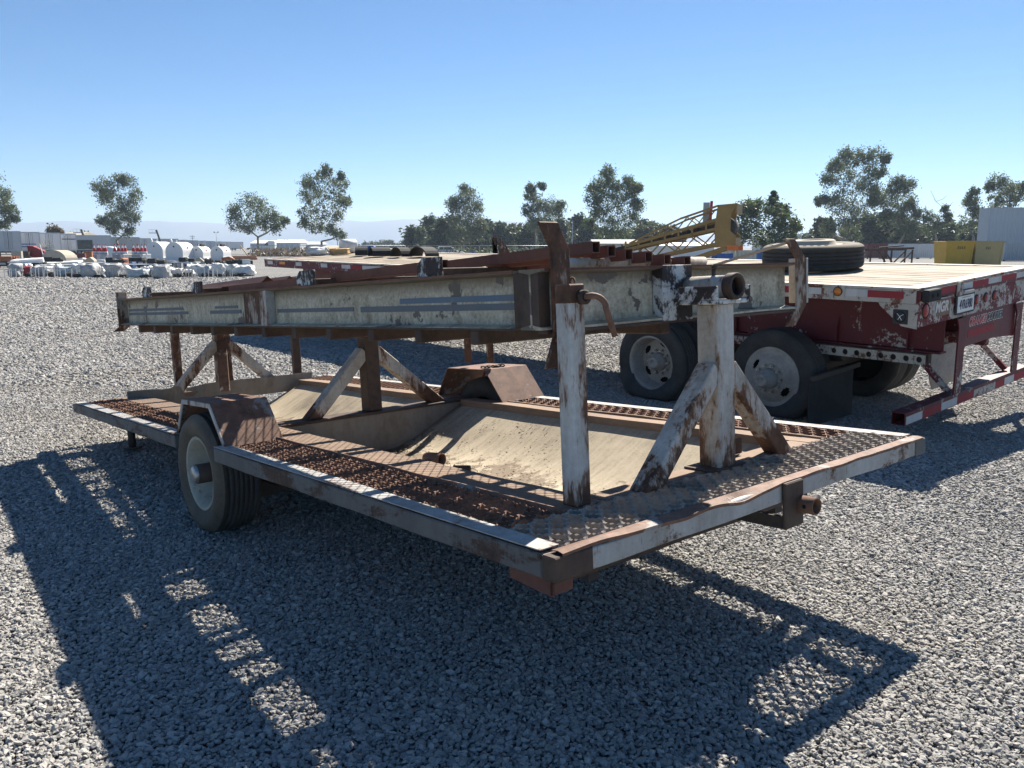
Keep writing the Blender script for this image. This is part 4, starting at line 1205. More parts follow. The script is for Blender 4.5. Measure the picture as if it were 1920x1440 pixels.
# flat, sagging truck tyres: flattened where they meet the ground
def truck_wheel(xo, cy, cz, out, style, parent, R=0.490, w=0.27):
    """xo: x of the outer sidewall; out=-1 outer face to -x"""
    wh = group_part('wheel', parent)
    X = (lambda t: t) if out < 0 else (lambda t: -t)
    side, tr, other = tyre_profile(R, 0.292, w, 5, 0.014)
    c = (xo, cy, cz)
    parts = []
    m = M(); m.lathe([(r, X(t)) for r, t in side + [tr[0]]], c, 80); m.lathe([(r, X(t)) for r, t in [tr[-1]] + other], c, 80); parts.append(('sidewall', m, 'tyre_black'))
    m = M(); m.lathe([(r, X(t)) for r, t in tr], c, 80); parts.append(('tread', m, 'tyre_tread'))
    for nm, mm, mt in parts:
        for i, p in enumerate(mm.v):
            wp = FM @ Vector(p)
            low = 0.30 - wp.z
            if low > 0 and (cz_world := (FM @ Vector(c)).z) < 0.6:
                mid = xo + X(w / 2)
                bul = 0.055 * max(0.0, 1 - ((wp.z - 0.08) / 0.20) ** 2)
                q = FMI @ wp; q.x += bul * (1 if q.x > mid else -1) * min(1, abs(q.x - mid) / (w * 0.3)); wp = FM @ q
            wp.z = max(wp.z, 0.012)
            mm.v[i] = tuple(FMI @ wp)
        mm.build(nm, K[mt], wh)
    rm = M()
    if style == 'dish':
        rm.lathe([(0.300, X(0.030)), (0.312, X(0.018)), (0.306, X(0.012)), (0.288, X(0.022)), (0.276, X(0.06)), (0.262, X(0.14)), (0.245, X(0.175))], c, 56)
        face = 0.175
    else:
        rm.lathe([(0.300, X(0.030)), (0.312, X(0.018)), (0.306, X(0.012)), (0.285, X(0.022)), (0.262, X(0.026)), (0.245, X(0.022))], c, 56)
        face = 0.022
    # disc with hand holes
    nh = 5 if style == 'dish' else 2; ns = 60
    hub_r = 0.155
    bulge = 0.0 if style == 'dish' else -0.045
    rr = [0.245, 0.238, 0.226, 0.194, 0.182, hub_r]
    tt = [face, face + bulge * 0.12, face + bulge * 0.25, face + bulge * 0.7, face + bulge * 0.85, face + bulge]
    base = len(rm.v)
    for i in range(ns):
        a = 2 * math.pi * (i + 0.5) / ns
        for r, t in zip(rr, tt): rm.v.append((c[0] + X(t), c[1] + r * math.cos(a), c[2] + r * math.sin(a)))
    for i in range(ns):
        j = (i + 1) % ns
        for k in range(5):
            q_ = i % (ns // nh)
            if (k == 2 and q_ in (3, 4, 5, 6, 7)) or (k in (1, 3) and q_ in (4, 5, 6)): continue
            rm.f.append((base + i*6 + k, base + j*6 + k, base + j*6 + k + 1, base + i*6 + k + 1)); rm.smooth.append(True)
    rm.lathe([(hub_r, X(face + bulge)), (0.09, X(face + bulge))], c, 40)
    rm.build('rim', K['rim_dusty'], wh)
    bk = M(); bk.lathe([(0.285, X(face + 0.06)), (0.0, X(face + 0.06))], c, 32); bk.build('brake_drum', K['void_black'], wh)
    hb = M()
    h0 = face + bulge; ext = 0.16 if style != 'dish' else 0.13
    hb.lathe([(0.105, X(h0)), (0.098, X(h0 - ext * 0.45)), (0.075, X(h0 - ext * 0.5)), (0.070, X(h0 - ext * 0.9)), (0.055, X(h0 - ext)), (0.03, X(h0 - ext)), (0.028, X(h0 - ext * 0.93)), (0.0, X(h0 - ext * 0.93))], c, 32)
    hb.build('hub', K['rim_dusty'], wh)
    lg = M()
    for i in range(10):
        a = 2 * math.pi * i / 10
        p = Vector((c[0] + X(h0), c[1] + 0.135 * math.cos(a), c[2] + 0.135 * math.sin(a)))
        lg.cyl(p, p + Vector((X(-0.03), 0, 0)), 0.017, 6, smooth=False); lg.cyl(p, p + Vector((X(-0.055), 0, 0)), 0.009, 8)
    lg.build('lug_nuts', K['hub_steel'], wh, kind='stuff')
    return wh
W1Y, W2Y = 2.90, 1.50
def axle_z(y): # height of the axle so that the flattened near tyre rests on the ground
    return -0.965
truck_wheel(0.02, W1Y, -0.965, -1, 'dish', F)
truck_wheel(0.36, W1Y, -0.965, -1, 'hub', F)
truck_wheel(0.22, W2Y, -0.975, -1, 'hub', F)
for y in (W1Y, W2Y):
    truck_wheel(FW - 0.02, y, -1.0, 1, 'dish', F, R=0.475)
    truck_wheel(FW - 0.36, y, -1.0, 1, 'hub', F, R=0.475)
    m = M(); m.cyl((0.5, y, -0.965), (FW - 0.5, y, -0.995), 0.065, 16); m.build('axle', K['under_steel'], F)
    fbox('air_bag', 0.72, 0.92, y - 0.25, y - 0.05, -0.92, -0.745, 'mud_flap', 0.03)
    fbox('air_bag', FW - 0.92, FW - 0.72, y - 0.25, y - 0.05, -0.92, -0.745, 'mud_flap', 0.03)
    m = M(); m.cyl((1.0, y - 0.12, -0.82), (1.0, y - 0.36, -0.80), 0.085, 16); m.build('brake_chamber', K['under_steel'], F)
# mud flaps
m = M(); m.add([(-0.03, 0.93, -0.885), (0.78, 0.93, -0.885), (0.72, 0.90, -1.345), (0.0, 0.94, -1.345)], [(0, 1, 2, 3)])
o = m.build('mud_flap', K['mud_flap'], F); s = o.modifiers.new('solid', 'SOLIDIFY'); s.thickness = 0.012
m = M(); m.bar((-0.01, 0.915, -0.875), (0.86, 0.915, -0.865), 0.03, 0.045); m.build('flap_bar', K['under_steel'], F, 0.004)
m = M(); m.add([(1.72, 0.60, -0.78), (2.30, 0.60, -0.80), (2.28, 0.60, -1.22), (1.78, 0.60, -1.23), (1.70, 0.60, -1.10)], [(0, 1, 2, 3, 4)])
o = m.build('mud_flap', K['rim_dusty'], F); s = o.modifiers.new('solid', 'SOLIDIFY'); s.thickness = 0.012
m = M(); m.bar((1.6, 0.62, -0.76), (2.45, 0.62, -0.78), 0.03, 0.045); m.build('flap_bar', K['under_steel'], F)
# landing gear near the front
for x in (0.55, FW - 0.67):
    fbox('landing_leg', x, x + 0.12, 9.6, 9.72, -1.22, -0.64, 'under_steel'); fbox('landing_foot', x - 0.06, x + 0.18, 9.54, 9.78, -1.24, -1.22, 'under_steel')
fbox('nose_rail', 0.02, FW - 0.02, FLEN - 0.08, FLEN + 0.02, -0.15, 0.0, 'maroon')
# ---------------------------------------------------------------- trees
def make_tree(name, label, base, Y, lobes, leaf='leaf_gum', bark='bark_pale', dens=1.0, leafsz=1.0, droop=1.0, seed=0, group=None, trunk_r=0.32, bare=(), grow=1.18, depth=0.7):
    rs = random.Random(seed * 13 + 5)
    b = at(base[0], base[1], Y); b.z = 0.0
    t = thing(name, label, 'tree', b, 0, group)
    L = []
    for (u, v, r) in lobes:
        p = at(u, v, Y); rr = wid(r, Y) * grow
        p = Vector((p.x - b.x, rs.uniform(-1, 1) * rr * depth * 2.0, p.z)); L.append((p, rr))
    top = max(p.z for p, r in L); low = min(p.z - r for p, r in L)
    # trunk and limbs
    m = M()
    fork = Vector((rs.uniform(-.3, .3), 0, max(low * 0.8, top * 0.16)))
    nodes = [(Vector((0, 0, -0.1)), trunk_r), (fork, trunk_r * 0.8)]
    m.chain([nodes[0][0], fork * 0.5 + Vector((rs.uniform(-.15, .15), 0, 0)), fork], [trunk_r * 1.15, trunk_r * 0.92, trunk_r * 0.8], 7)
    for p, r in sorted(L, key=lambda q: q[0].z) + [(at(u, v, Y) - b, 0.2) for (u, v) in bare]:
        c = min((n for n in nodes[1:] if n[0].z < p.z - 0.2), key=lambda n: (n[0] - p).length + 0.25 * (p.z - n[0].z), default=nodes[1])
        d = p - c[0]
        mid = c[0] + d * 0.5 + Vector((rs.uniform(-.1, .1), rs.uniform(-.1, .1), -0.06)) * d.length
        r1 = max(0.05, c[1] * 0.62)
        m.chain([c[0], mid, p], [c[1] * 0.85, (c[1] + r1) / 2.1, r1 * 0.6], 5)
        nodes.append((mid, (c[1] + r1) / 2.2)); nodes.append((p, r1 * 0.7))
    m.build('trunk', K[bark], t, raw=True)
    # leaves: small drooping blades bunched in sprays
    V, Fc = [], []
    for p, r in L:
        nsub = max(6, int(17 * dens))
        for s in range(nsub):
            d = Vector((rs.gauss(0, 1), rs.gauss(0, 1), rs.gauss(0, 1))).normalized() * (r * rs.uniform(0.2, 1.12) ** 0.6)
            d.z *= 0.9
            c = p + d
            sr = r * rs.uniform(0.30, 0.66)
            for k in range(int(rs.uniform(22, 38) * dens)):
                q = c + Vector((rs.gauss(0, .5), rs.gauss(0, .5), rs.gauss(0, .5) - 0.15 * droop)) * sr
                sz = leafsz * rs.uniform(0.19, 0.40) * (Y / 200.0) ** 0.6
                ax = Vector((rs.gauss(0, 1), rs.gauss(0, 1), rs.gauss(0, 0.6) - 0.9 * (droop - 0.2))).normalized()
                sd = ax.cross(Vector((rs.gauss(0, 1), rs.gauss(0, 1), rs.gauss(0, 1)))).normalized()
                o = len(V)
                ln = sz * rs.uniform(1.2, 2.1); wd = sz * rs.uniform(0.5, 0.9)
                V += [q - sd * wd * 0.5, q + ax * ln * 0.5 - sd * wd * 0.1, q + sd * wd * 0.5, q - ax * ln * 0.5 + sd * wd * 0.1]
                Fc.append((o, o + 1, o + 2, o + 3))
    m = M(); m.v = [tuple(x) for x in V]; m.f = Fc; m.smooth = [False] * len(Fc)
    m.build('crown', K[leaf], t, raw=True)
    return t
GUM = 'tall gum trees along the yard'
EU = [
 ('tall thin gum tree cut by the left edge of the photo', (-15, 462), 175, [(-5,345,16),(5,365,12),(10,382,14),(-5,395,18),(15,402,12),(22,392,8),(5,420,10),(28,410,6),(-20,360,18),(-25,385,18)], 'leaf_gum'),
 ('tall ragged gum tree rising behind the white box trailers', (222, 466), 200, [(197,350,12),(220,343,15),(240,342,13),(250,365,12),(205,370,13),(228,372,16),(246,386,13),(215,395,15),(236,400,14),(200,408,11),(188,414,8),(226,420,13),(248,408,10),(210,430,10),(242,432,10),(193,362,8),(232,336,8)], 'leaf_gum'),
 ('short spreading gum tree at the end of the trailer row', (484, 468), 190, [(455,385,17),(480,378,15),(470,400,16),(445,398,12),(500,398,16),(518,405,12),(521,424,10),(450,418,13),(495,420,12),(465,424,10),(530,414,7)], 'leaf_gum'),
 ('tall forked gum tree standing alone before the hills', (603, 468), 185, [(615,320,9),(608,336,15),(590,343,15),(575,345,9),(630,345,13),(640,330,7),(570,365,12),(595,368,16),(620,370,16),(645,382,10),(575,395,14),(605,398,16),(630,403,13),(570,418,10),(590,423,12),(620,428,12),(636,440,10),(650,375,6)], 'leaf_gum'),
 ('slender gum tree over the dark orchard, behind the crates', (872, 470), 200, [(872,353,9),(876,372,15),(891,383,13),(858,383,13),(845,378,9),(870,403,17),(888,413,15),(850,408,13),(870,433,17),(890,438,13),(852,438,13),(902,425,8)], 'leaf_gum'),
 ('thin two-headed gum tree with sparse crown over the orchard', (1006, 468), 200, [(995,352,7),(999,368,11),(1015,350,6),(1008,385,12),(1030,388,13),(1046,395,11),(1050,383,7),(990,393,9),(1026,408,14),(1000,418,13)], 'leaf_gum'),
 ('broad bright green gum tree left of the yellow conveyor', (1132, 468), 170, [(1138,325,11),(1130,345,13),(1150,345,11),(1175,343,11),(1186,358,11),(1196,350,8),(1115,353,10),(1110,375,12),(1140,370,17),(1170,375,17),(1193,385,10),(1120,400,13),(1150,405,19),(1180,410,15),(1135,430,17),(1165,435,17),(1108,418,8)], 'leaf_green'),
 ('tallest gum tree, wide crown above the spare tyre', (1583, 470), 160, [(1580,295,13),(1610,296,13),(1640,293,15),(1656,300,8),(1565,310,11),(1595,318,17),(1630,323,17),(1650,325,10),(1558,335,13),(1590,348,19),(1620,353,17),(1645,358,11),(1550,373,13),(1540,375,8),(1575,380,17),(1610,388,17),(1640,378,9),(1580,410,17),(1550,430,12),(1602,428,17)], 'leaf_gum'),
 ('conical gum tree just behind the tallest gum', (1686, 468), 165, [(1685,340,11),(1675,355,13),(1700,352,13),(1667,375,13),(1695,380,15),(1713,385,11),(1680,405,15),(1705,410,15),(1722,400,7),(1664,400,9),(1690,430,15)], 'leaf_gum'),
 ('half dead gum tree with bare twigs at its top', (1756, 468), 165, [(1740,405,10),(1765,412,12),(1780,405,7),(1750,425,13),(1775,392,6)], 'leaf_gum'),
 ('narrow gum tree beside the tall grey shed wall', (1826, 460), 160, [(1825,358,7),(1819,372,9),(1835,380,11),(1819,395,13),(1840,405,11),(1825,420,13)], 'leaf_gum'),
 ('gum tree rising over the roof of the grey shed', (1884, 460), 165, [(1870,340,11),(1858,350,8),(1880,353,13),(1900,355,11),(1912,365,11),(1895,375,13),(1870,375,11),(1919,350,8),(1885,400,14)], 'leaf_gum'),
]
for i, (lab, bs, Y, lobes, lf) in enumerate(EU):
    make_tree('gum_tree', lab, bs, Y, lobes, lf, seed=i + 1, group=GUM, leafsz=0.95, dens=1.5 if i in (4, 5, 6, 7, 8) else 1.25,
              bare=((1745, 357), (1752, 372), (1775, 367), (1787, 378), (1735, 385), (1765, 380)) if 'dead' in lab else (), trunk_r=0.30 if i not in (7,) else 0.42)
make_tree('leafy_tree', 'dense bushy green tree just right of the conveyor head', (1435, 470), 110,
          [(1400,392,13),(1420,385,15),(1446,387,13),(1451,373,6),(1465,395,13),(1405,415,19),(1435,413,21),(1470,420,17),(1390,440,17),(1425,443,21),(1460,443,19),(1490,425,7),(1488,445,8),(1452,362,3)], 'leaf_green', 'bark_dark', dens=1.3, leafsz=1.2, seed=40, droop=0.5)
# the dark orchard behind: closely set round trees
ORCH = 'dark orchard trees along the back of the yard'
dense = [(855,428,22,235),(878,432,20,240),(895,426,20,232),(1000,415,20,240),(1065,420,20,240),(1130,432,20,230),(1168,434,20,235),(1190,430,18,230),(1605,425,22,195),(1740,428,20,195),(775,427,22,215),(803,408,22,225),(832,412,20,210),(912,412,20,230),(938,418,20,215),(962,422,18,225),(990,425,18,215),(1022,420,22,225),(1048,412,20,215),(1080,405,22,225),(1104,418,18,215),(1215,416,22,215),(1240,422,18,225),(1262,424,18,220),(1205,425,16,205),
         (1508,440,14,230),(1530,430,16,190),(1545,408,16,180),(1628,402,24,185),(1655,405,24,190),(1690,420,22,180),(1722,418,20,185),(1762,420,22,178),(1792,420,20,186),(1815,424,18,180),(1842,412,20,172)]
_ord = ['first', 'second', 'third', 'fourth', 'fifth', 'sixth', 'seventh', 'eighth', 'ninth', 'tenth', 'eleventh', 'twelfth', 'thirteenth', 'fourteenth', 'fifteenth', 'sixteenth', 'seventeenth', 'eighteenth', 'nineteenth', 'twentieth', 'twenty-first', 'twenty-second', 'twenty-third', 'twenty-fourth', 'twenty-fifth']
_l = sorted([d for d in dense if d[0] < 1300]); _r = sorted([d for d in dense if d[0] > 1300])
OL = ['dark orchard tree, %s from the left in the belt before the conveyor' % _ord[_l.index(d)] if d in _l else 'dark orchard tree, %s from the left in the belt behind the containers' % _ord[_r.index(d)] for d in dense]
for i, (u, vt, wpx, Y) in enumerate(dense):
    rs = random.Random(i + 100)
    hpx = 468 - vt; lob = [(u, vt + 8, 8)]
    k = 14
    for j in range(k):
        tt = (j + 0.5) / k
        lob.append((u + rs.uniform(-1, 1) * wpx * (0.45 + 0.65 * tt), vt + 8 + tt * (hpx - 12), wpx * rs.uniform(0.42, 0.66)))
    side = 'left of the conveyor' if u < 1300 else 'behind the containers'
    make_tree('orchard_tree', OL[i], (u, 468), Y, lob, 'leaf_dark' if i % 3 else 'leaf_olive', 'bark_dark',
              dens=0.85, leafsz=1.7, droop=0.3, seed=i + 60, group=ORCH + (' left' if u < 1300 else ' right'), trunk_r=0.22, depth=0.9)
for i, (u, vt, wpx) in enumerate([(642,458,12),(662,456,11),(684,455,14),(706,453,14),(724,452,14),(742,456,12),(758,450,14),(560,460,10),(548,461,9)]):
    rs = random.Random(i + 300)
    lob = [(u + rs.uniform(-1, 1) * wpx * .7, vt + 4 + rs.uniform(0, 10), wpx * rs.uniform(.35, .5)) for _ in range(6)]
    make_tree('far_tree', 'hazy tree on the far line below the mountains, %s from the left' % ('third fourth fifth sixth seventh eighth ninth second first'.split()[i]), (u, 468), 520, lob, 'leaf_olive', 'bark_dark', dens=1.0, leafsz=1.25, droop=0.2, seed=i + 400, group='far hazy trees', trunk_r=0.25)
make_tree('small_tree', 'small brownish round tree behind the leftmost box trailers', (104, 466), 170, [(97,432,6),(104,430,6),(112,432,5),(104,436,7)], 'dry_brush', 'bark_dark', dens=1.1, seed=77, droop=0.2, trunk_r=0.15)
# dry brush below the far fence
def brush(name, label, u0, u1, v, Y, n, h, mat):
    rs = random.Random(int(u0)); V, Fc = [], []
    for k in range(n):
        p = at(rs.uniform(u0, u1), v, Y); p.y += rs.uniform(-3, 3)
        q = Vector((p.x, p.y, rs.uniform(0, 1) ** 1.5 * h))
        ax = Vector((rs.gauss(0, 1), rs.gauss(0, 1), rs.gauss(0.6, 1))).normalized(); sd = ax.cross(Vector((rs.gauss(0, 1), rs.gauss(0, 1), rs.gauss(0, 1)))).normalized()
        s = rs.uniform(.15, .4); o = len(V); V += [q - sd * s * .5, q + ax * s, q + sd * s * .5, q - ax * s]; Fc.append((o, o+1, o+2, o+3))
    m = M(); m.v = [tuple(x) for x in V]; m.f = Fc; m.smooth = [False] * n
    o = m.build(name, K[mat], raw=True); o['kind'] = 'stuff'; o['label'] = label; o['category'] = 'brush'
brush('dry_brush', 'low dry brush along the far fence', 470, 760, 470, 150, 2600, 1.5, 'dry_brush')
brush('green_brush', 'low weeds at the foot of the orchard', 760, 1120, 470, 165, 2600, 1.6, 'leaf_olive')
# ---------------------------------------------------------------- box trailers parked in a long slanting row
def box_trailer(label, u0, u1, vt, body):
    Y = (4.05 - CAM_H) * FPX * 1.013 / (463 - vt)
    a, b = at(u0, 466, Y), at(u1, 466, Y); w = wid(u1 - u0, Y) - 0.12; c = (a + b) / 2; c.z = 0
    rz = math.atan2(c.y, c.x) - math.pi / 2 + 0.05
    end = w < 4.4; dep = 9.0 if end else 2.6
    t = thing('box_trailer', label, 'trailer', c, rz, 'white box trailers in a long row')
    m = M(); m.box(-w/2, w/2, 0, dep, 1.12, 4.05); m.build('box', K[body], t, 0.03)
    m = M(); m.box(-w/2 - .02, -w/2 + .12, -.03, .1, 1.05, 4.07); m.box(w/2 - .12, w/2 + .02, -.03, .1, 1.05, 4.07); m.build('corner_posts', K['alu_trim'], t)
    m = M(); m.box(-w/2 + .12, w/2 - .12, -.025, .08, 3.9, 4.08); m.build('roof_rail', K['alu_trim'], t)
    m = M(); m.box(-w/2 + .12, w/2 - .12, -.03, .08, 1.0, 1.2); m.build('floor_rail', K['alu_trim'], t)
    if end:
        m = M(); m.box(-.03, .03, -.02, .0, 1.2, 3.9); m.build('door_gap', K['dark_steel'], t)
        m = M()
        for x in (-.5, -.25, .25, .5): m.cyl((x, -.03, 1.25), (x, -.03, 3.88), .02, 6)
        m.build('lock_rods', K['alu_trim'], t)
        for x in (-1, 1):
            m = M(); m.cyl((x * (w/2 - .6), 1.6, .52), (x * (w/2 - .05), 1.6, .52), .52, 16); m.build('wheel', K['tyre_black'], t)
        m = M(); m.box(-w/2 + .2, w/2 - .2, .1, .2, .5, .6); m.box(-.5, -.4, .1, .2, .6, 1.1); m.box(.4, .5, .1, .2, .6, 1.1); m.build('bumper', K['dark_steel'], t)
    else:
        for x in (-w * .36, -w * .36 + 1.25):
            m = M(); m.cyl((x, -.02, .52), (x, .55, .52), .52, 16); wz = m.build('wheel', K['tyre_black'], t)
            m = M(); m.cyl((x, -.05, .52), (x, .0, .52), .29, 14); m.build('rim', K['rim_dusty'], wz)
        m = M(); m.box(w * .25, w * .25 + .15, .4, .55, .03, 1.1); m.build('landing_gear', K['dark_steel'], t)
    m = M(); m.box(-w/2 + .3, w/2 - .3, .4, dep - .3, .8, 1.11); m.build('chassis', K['dark_steel'], t)
    t['w'] = w
    return t
labs = ['grey box trailer at the photo edge, first of the row', 'white box trailer with blue stripes, second of the row', 'plain white box trailer, third of the row', 'white box trailer with a dark line, fourth of the row',
        'grey box trailer with a square dark opening, fifth of the row', 'grey box trailer behind the traffic cones, sixth of the row', 'pale box trailer left of the white tanks, seventh of the row', 'grey box trailer directly behind the largest tanks',
        'white box trailer behind the third tank', 'grey box trailer tenth from the photo edge', 'white box trailer eleventh from the photo edge', 'grey box trailer twelfth from the photo edge', 'pale box trailer third from the far end of the row', 'pale box trailer second from the far end of the row', 'white box trailer at the far end of the row']
UB = [-4, 38, 74, 113, 143, 206, 260, 283, 333, 351, 371, 387, 403, 419, 433, 456]
VT = [434, 435.5, 437, 438.5, 441.5, 445, 447, 448, 450, 450.8, 451.6, 452.3, 453, 453.4, 453.8]
trs = [box_trailer(lab, UB[i], UB[i + 1], VT[i], ('van_grey', 'van_white', 'van_white', 'van_white', 'van_grey', 'van_grey', 'van_white', 'van_grey', 'van_white', 'van_grey', 'van_white', 'van_grey', 'van_white', 'van_white', 'van_white')[i]) for i, lab in enumerate(labs)]
def side_panel(t, f0, f1, z0, z1, mt, nm):
    w = t['w']; m = M(); m.box(-w/2 + w * f0, -w/2 + w * f1, -.045, -.032, z0, z1); m.build(nm, K[mt], t)
side_panel(trs[1], .08, .8, 2.05, 2.2, 'blue_paint', 'stripe'); side_panel(trs[1], .08, .8, 1.65, 1.8, 'blue_paint', 'stripe'); side_panel(trs[1], .05, .1, 2.3, 3.5, 'dark_steel', 'vent')
side_panel(trs[3], .2, .95, 3.0, 3.15, 'dark_steel', 'stripe'); side_panel(trs[4], .1, .5, 1.25, 3.1, 'glass_dark', 'opening')

# ---------------------------------------------------------------- white fuel tanks
def tank(label, u, Y, w, h, ln, small):
    c = at(u, 470, Y); c.z = 0
    ang = math.radians(-8)
    t = thing('fuel_tank', label, 'tank', c, ang, 'white dome-topped tanks')
    r = w / 2; n = 20
    poly = [(-r, 0.5)] + [(-r * math.cos(math.pi * i / n), h - r + r * math.sin(math.pi * i / n)) for i in range(n + 1)] + [(r, 0.5)]
    m = M(); m.prism(poly, 1, 0, ln); o = m.build('shell', K['white_paint'], t, 0.03, 2)
    m = M(); m.box(-r - 0.12, r + 0.12, -0.1, ln + 0.1, 0.02, 0.55); m.build('base', K['white_paint'], t, 0.02)
    m = M(); m.cyl((0.1, ln * 0.2, h - 0.05), (0.1, ln * 0.2, h + 0.22), 0.07, 10); m.build('vent_pipe', K['white_paint'], t)
    m = M(); m.add([(0, -0.012, h * 0.78 + 0.11), (0.11, -0.012, h * 0.78), (0, -0.012, h * 0.78 - 0.11), (-0.11, -0.012, h * 0.78)], [(0, 1, 2, 3)]); s = m.build('hazard_mark', K['dark_steel'], t); q = s.modifiers.new('solid', 'SOLIDIFY'); q.thickness = 0.01
    m = M(); m.cyl((r * .93, ln * .45, h - r * .6), (r * .97, ln * .45, h - r * .6), 0.10, 10); m.build('side_mark', K['red_paint'], t)
    if small:
        m = M(); m.box(-0.22, 0.28, ln * .35, ln * .75, h - 0.02, h + 0.26); m.build('pump_box', K['dark_steel'], t, 0.02)
    else:
        m = M(); m.cyl((-0.3, 0.3, h - 0.1), (-0.45, 0.2, h + 0.3), 0.12, 8); m.build('filler', K['white_paint'], t)
    return t
tank('big white dome-topped tank nearest the traffic cones', 289, 92, 2.0, 2.25, 2.5, False)
tank('big white dome-topped tank, second from the cones', 326, 90, 2.0, 2.2, 2.5, False)
tank('small white dome-topped tank with black pump box, left one', 368, 92, 1.5, 1.75, 1.9, True)
tank('small white dome-topped tank with black pump box, right one', 406, 92, 1.5, 1.75, 1.9, True)
m = M(); m.lathe([(0.0, 0.0), (0.7, 0.0), (0.72, 0.1), (0.72, 1.5), (0.6, 1.7), (0.0, 1.75)], (0, 0, 0), 20, axis=2)
o = m.build('water_tank', K['white_paint']); o.location = (at(206, 470, 92).x, 92, 0); tag(o, 'round white water tank between the groups of cones', 'tank')

# ---------------------------------------------------------------- traffic cones on boxed pallets
def cone(label, loc, grp):
    t = thing('traffic_cone', label, 'cone', loc, 0, grp)
    def fr(z0, z1, nm, mt):
        r = lambda z: 0.185 * (1 - z / 0.95) + 0.012
        m = M(); m.lathe([(r(z0), z0), (r(z1), z1)], (0, 0, 0), 14, axis=2); m.build(nm, K[mt], t)
    m = M(); m.box(-0.21, 0.21, -0.21, 0.21, 0, 0.04); m.build('base', K['dark_steel'], t)
    fr(0.04, 0.25, 'body', 'white_paint'); fr(0.25, 0.55, 'band', 'cone_red'); fr(0.55, 0.76, 'collar', 'white_paint'); fr(0.76, 0.93, 'tip', 'cone_red')
    return t
proto = None
for g, (u, us) in enumerate(((182, (177.5, 183, 188, 193.5, 199)), (226, (216, 221, 223.5, 229, 236)), (262, (251, 257, 260, 265.5, 273)))):
    Y = 76.0
    c = at(u + 3, 480, Y); c.z = 0
    nm = ('nearest the photo edge', 'in the middle', 'beside the tanks')[g]
    bx = thing('pallet_box', 'grey pallet box with sunlit side painted white under the cones ' + nm, 'box', c, math.radians(-20), 'pallet boxes')
    m = M(); m.box(-0.65, 0.65, -0.5, 0.5, 0.14, 1.02); m.build('carton', K['wrap_grey'], bx, 0.02)
    m = M(); m.box(-0.68, 0.68, -0.53, 0.53, 0.0, 0.13); m.build('pallet', K['crate_wood'], bx)
    m = M(); m.box(0.3, 0.67, -0.515, 0.515, 0.25, 1.04); m.build('sunlit_side', K['wrap_white'], bx, 0.02)  # white slab paints the sunlit side of the grey carton
    for k, uu in enumerate(us):
        p = at(uu, 470, Y); p.z = 1.045; p.y += (k % 2) * 0.16 - 0.08
        lab = '%s cone from the left on the pallet box ' % ('first', 'second', 'third', 'fourth', 'fifth')[k] + nm
        if proto is None: proto = cone(lab, p, 'cones ' + nm)
        else: dup(proto, p, 0, lab, 'cones ' + nm)

# ---------------------------------------------------------------- wrapped bales in front, trestle tables behind
def lumpy(w, d, h, seed, amp=0.09):
    m = M(); nx, ny, nz = 8, 6, 6
    bm = bmesh.new(); bmesh.ops.create_cube(bm, size=1.0)
    bmesh.ops.subdivide_edges(bm, edges=bm.edges[:], cuts=5, use_grid_fill=True)
    for v in bm.verts:
        p = v.co.copy(); q = p.normalized() * 0.62
        p = p.lerp(q, 0.38)
        nz_ = mnoise.noise_vector(p * 2.6 + Vector((seed, seed * 2, 0)))
        p += nz_ * amp * 1.4
        p += mnoise.noise_vector(p * 7 + Vector((seed, 0, 3))) * amp * 0.5
        p.z += 0.06 * (1 if v.co.z > 0.4 and abs(v.co.x) > 0.3 else 0)
        v.co = Vector((p.x * w, p.y * d, max(-0.48, p.z) * h + h * 0.48))
    me = bpy.data.meshes.new('bale'); bm.to_mesh(me); bm.free()
    return me
def bale(label, u, vb, wpx, hpx, mt, seed, Y=None, name='wrapped_bale', lit=None):
    g = gnd(u, vb); Y = g.y
    w, h = wid(wpx, Y) * 1.12, wid(hpx, Y) * 1.12
    me = lumpy(w, w * 0.9, h, seed, 0.15); me.materials.append(K[mt])
    for p in me.polygons: p.use_smooth = True
    o = bpy.data.objects.new(name, me); COL.objects.link(o); o.location = (g.x, g.y, -0.01)
    tag(o, label, 'bale', 'wrapped bales in a row on the gravel'); return o
BL = [(30,519,18,20,'wrap_grey','grey wrapped bale nearest the photo edge'),(55,517,16,14,'red_paint','low dark red bundle between the first bales'),(45,516,20,18,'wrap_white','white sagging bundle behind the red one'),(81,518,26,16,'wrap_grey','wide grey roll on a frame, left of the blue one'),(103,517,18,18,'wrap_white','white bundle between the grey and blue rolls'),
      (127,518,28,15,'wrap_blue','wide pale blue wrapped roll lying on its side'),(150,518,18,19,'wrap_white','white bundle touching the blue roll'),(170,521,24,22,'wrap_grey','upright grey bale in the middle of the row'),(188,520,18,16,'wrap_white','low white bundle right of the upright bale'),(214,521,22,22,'wrap_grey','purple grey bale left of the pale roll'),(233,520,16,18,'wrap_white','torn white bundle with brown stains'),
      (261,522,28,15,'wrap_blue','pale green roll near the leaning white pole'),(285,521,18,18,'wrap_white','white crumpled bundle beside the leaning pole'),(304,523,24,22,'wrap_grey','stacked grey bale, last of the front row'),(328,521,24,15,'wrap_white','flat white bundle right of the stacked bale'),(352,520,20,12,'wrap_white','small white bundle with dark gaps'),
      (363,517,22,18,'wrap_white','white bundle under the second table'),(385,518,20,17,'wrap_blue','blue grey bale between the table legs'),(410,518,18,20,'wrap_white','white rounded bale under the third table'),(432,517,24,18,'wrap_blue','blue and white bale under the last table'),(460,517,30,16,'wrap_white','wide white bale at the end of the row')]
for i, (u, vb, wp, hp, mt, lab) in enumerate(BL): bale(lab, u, vb, wp, hp, mt, i * 3.7 + 1)
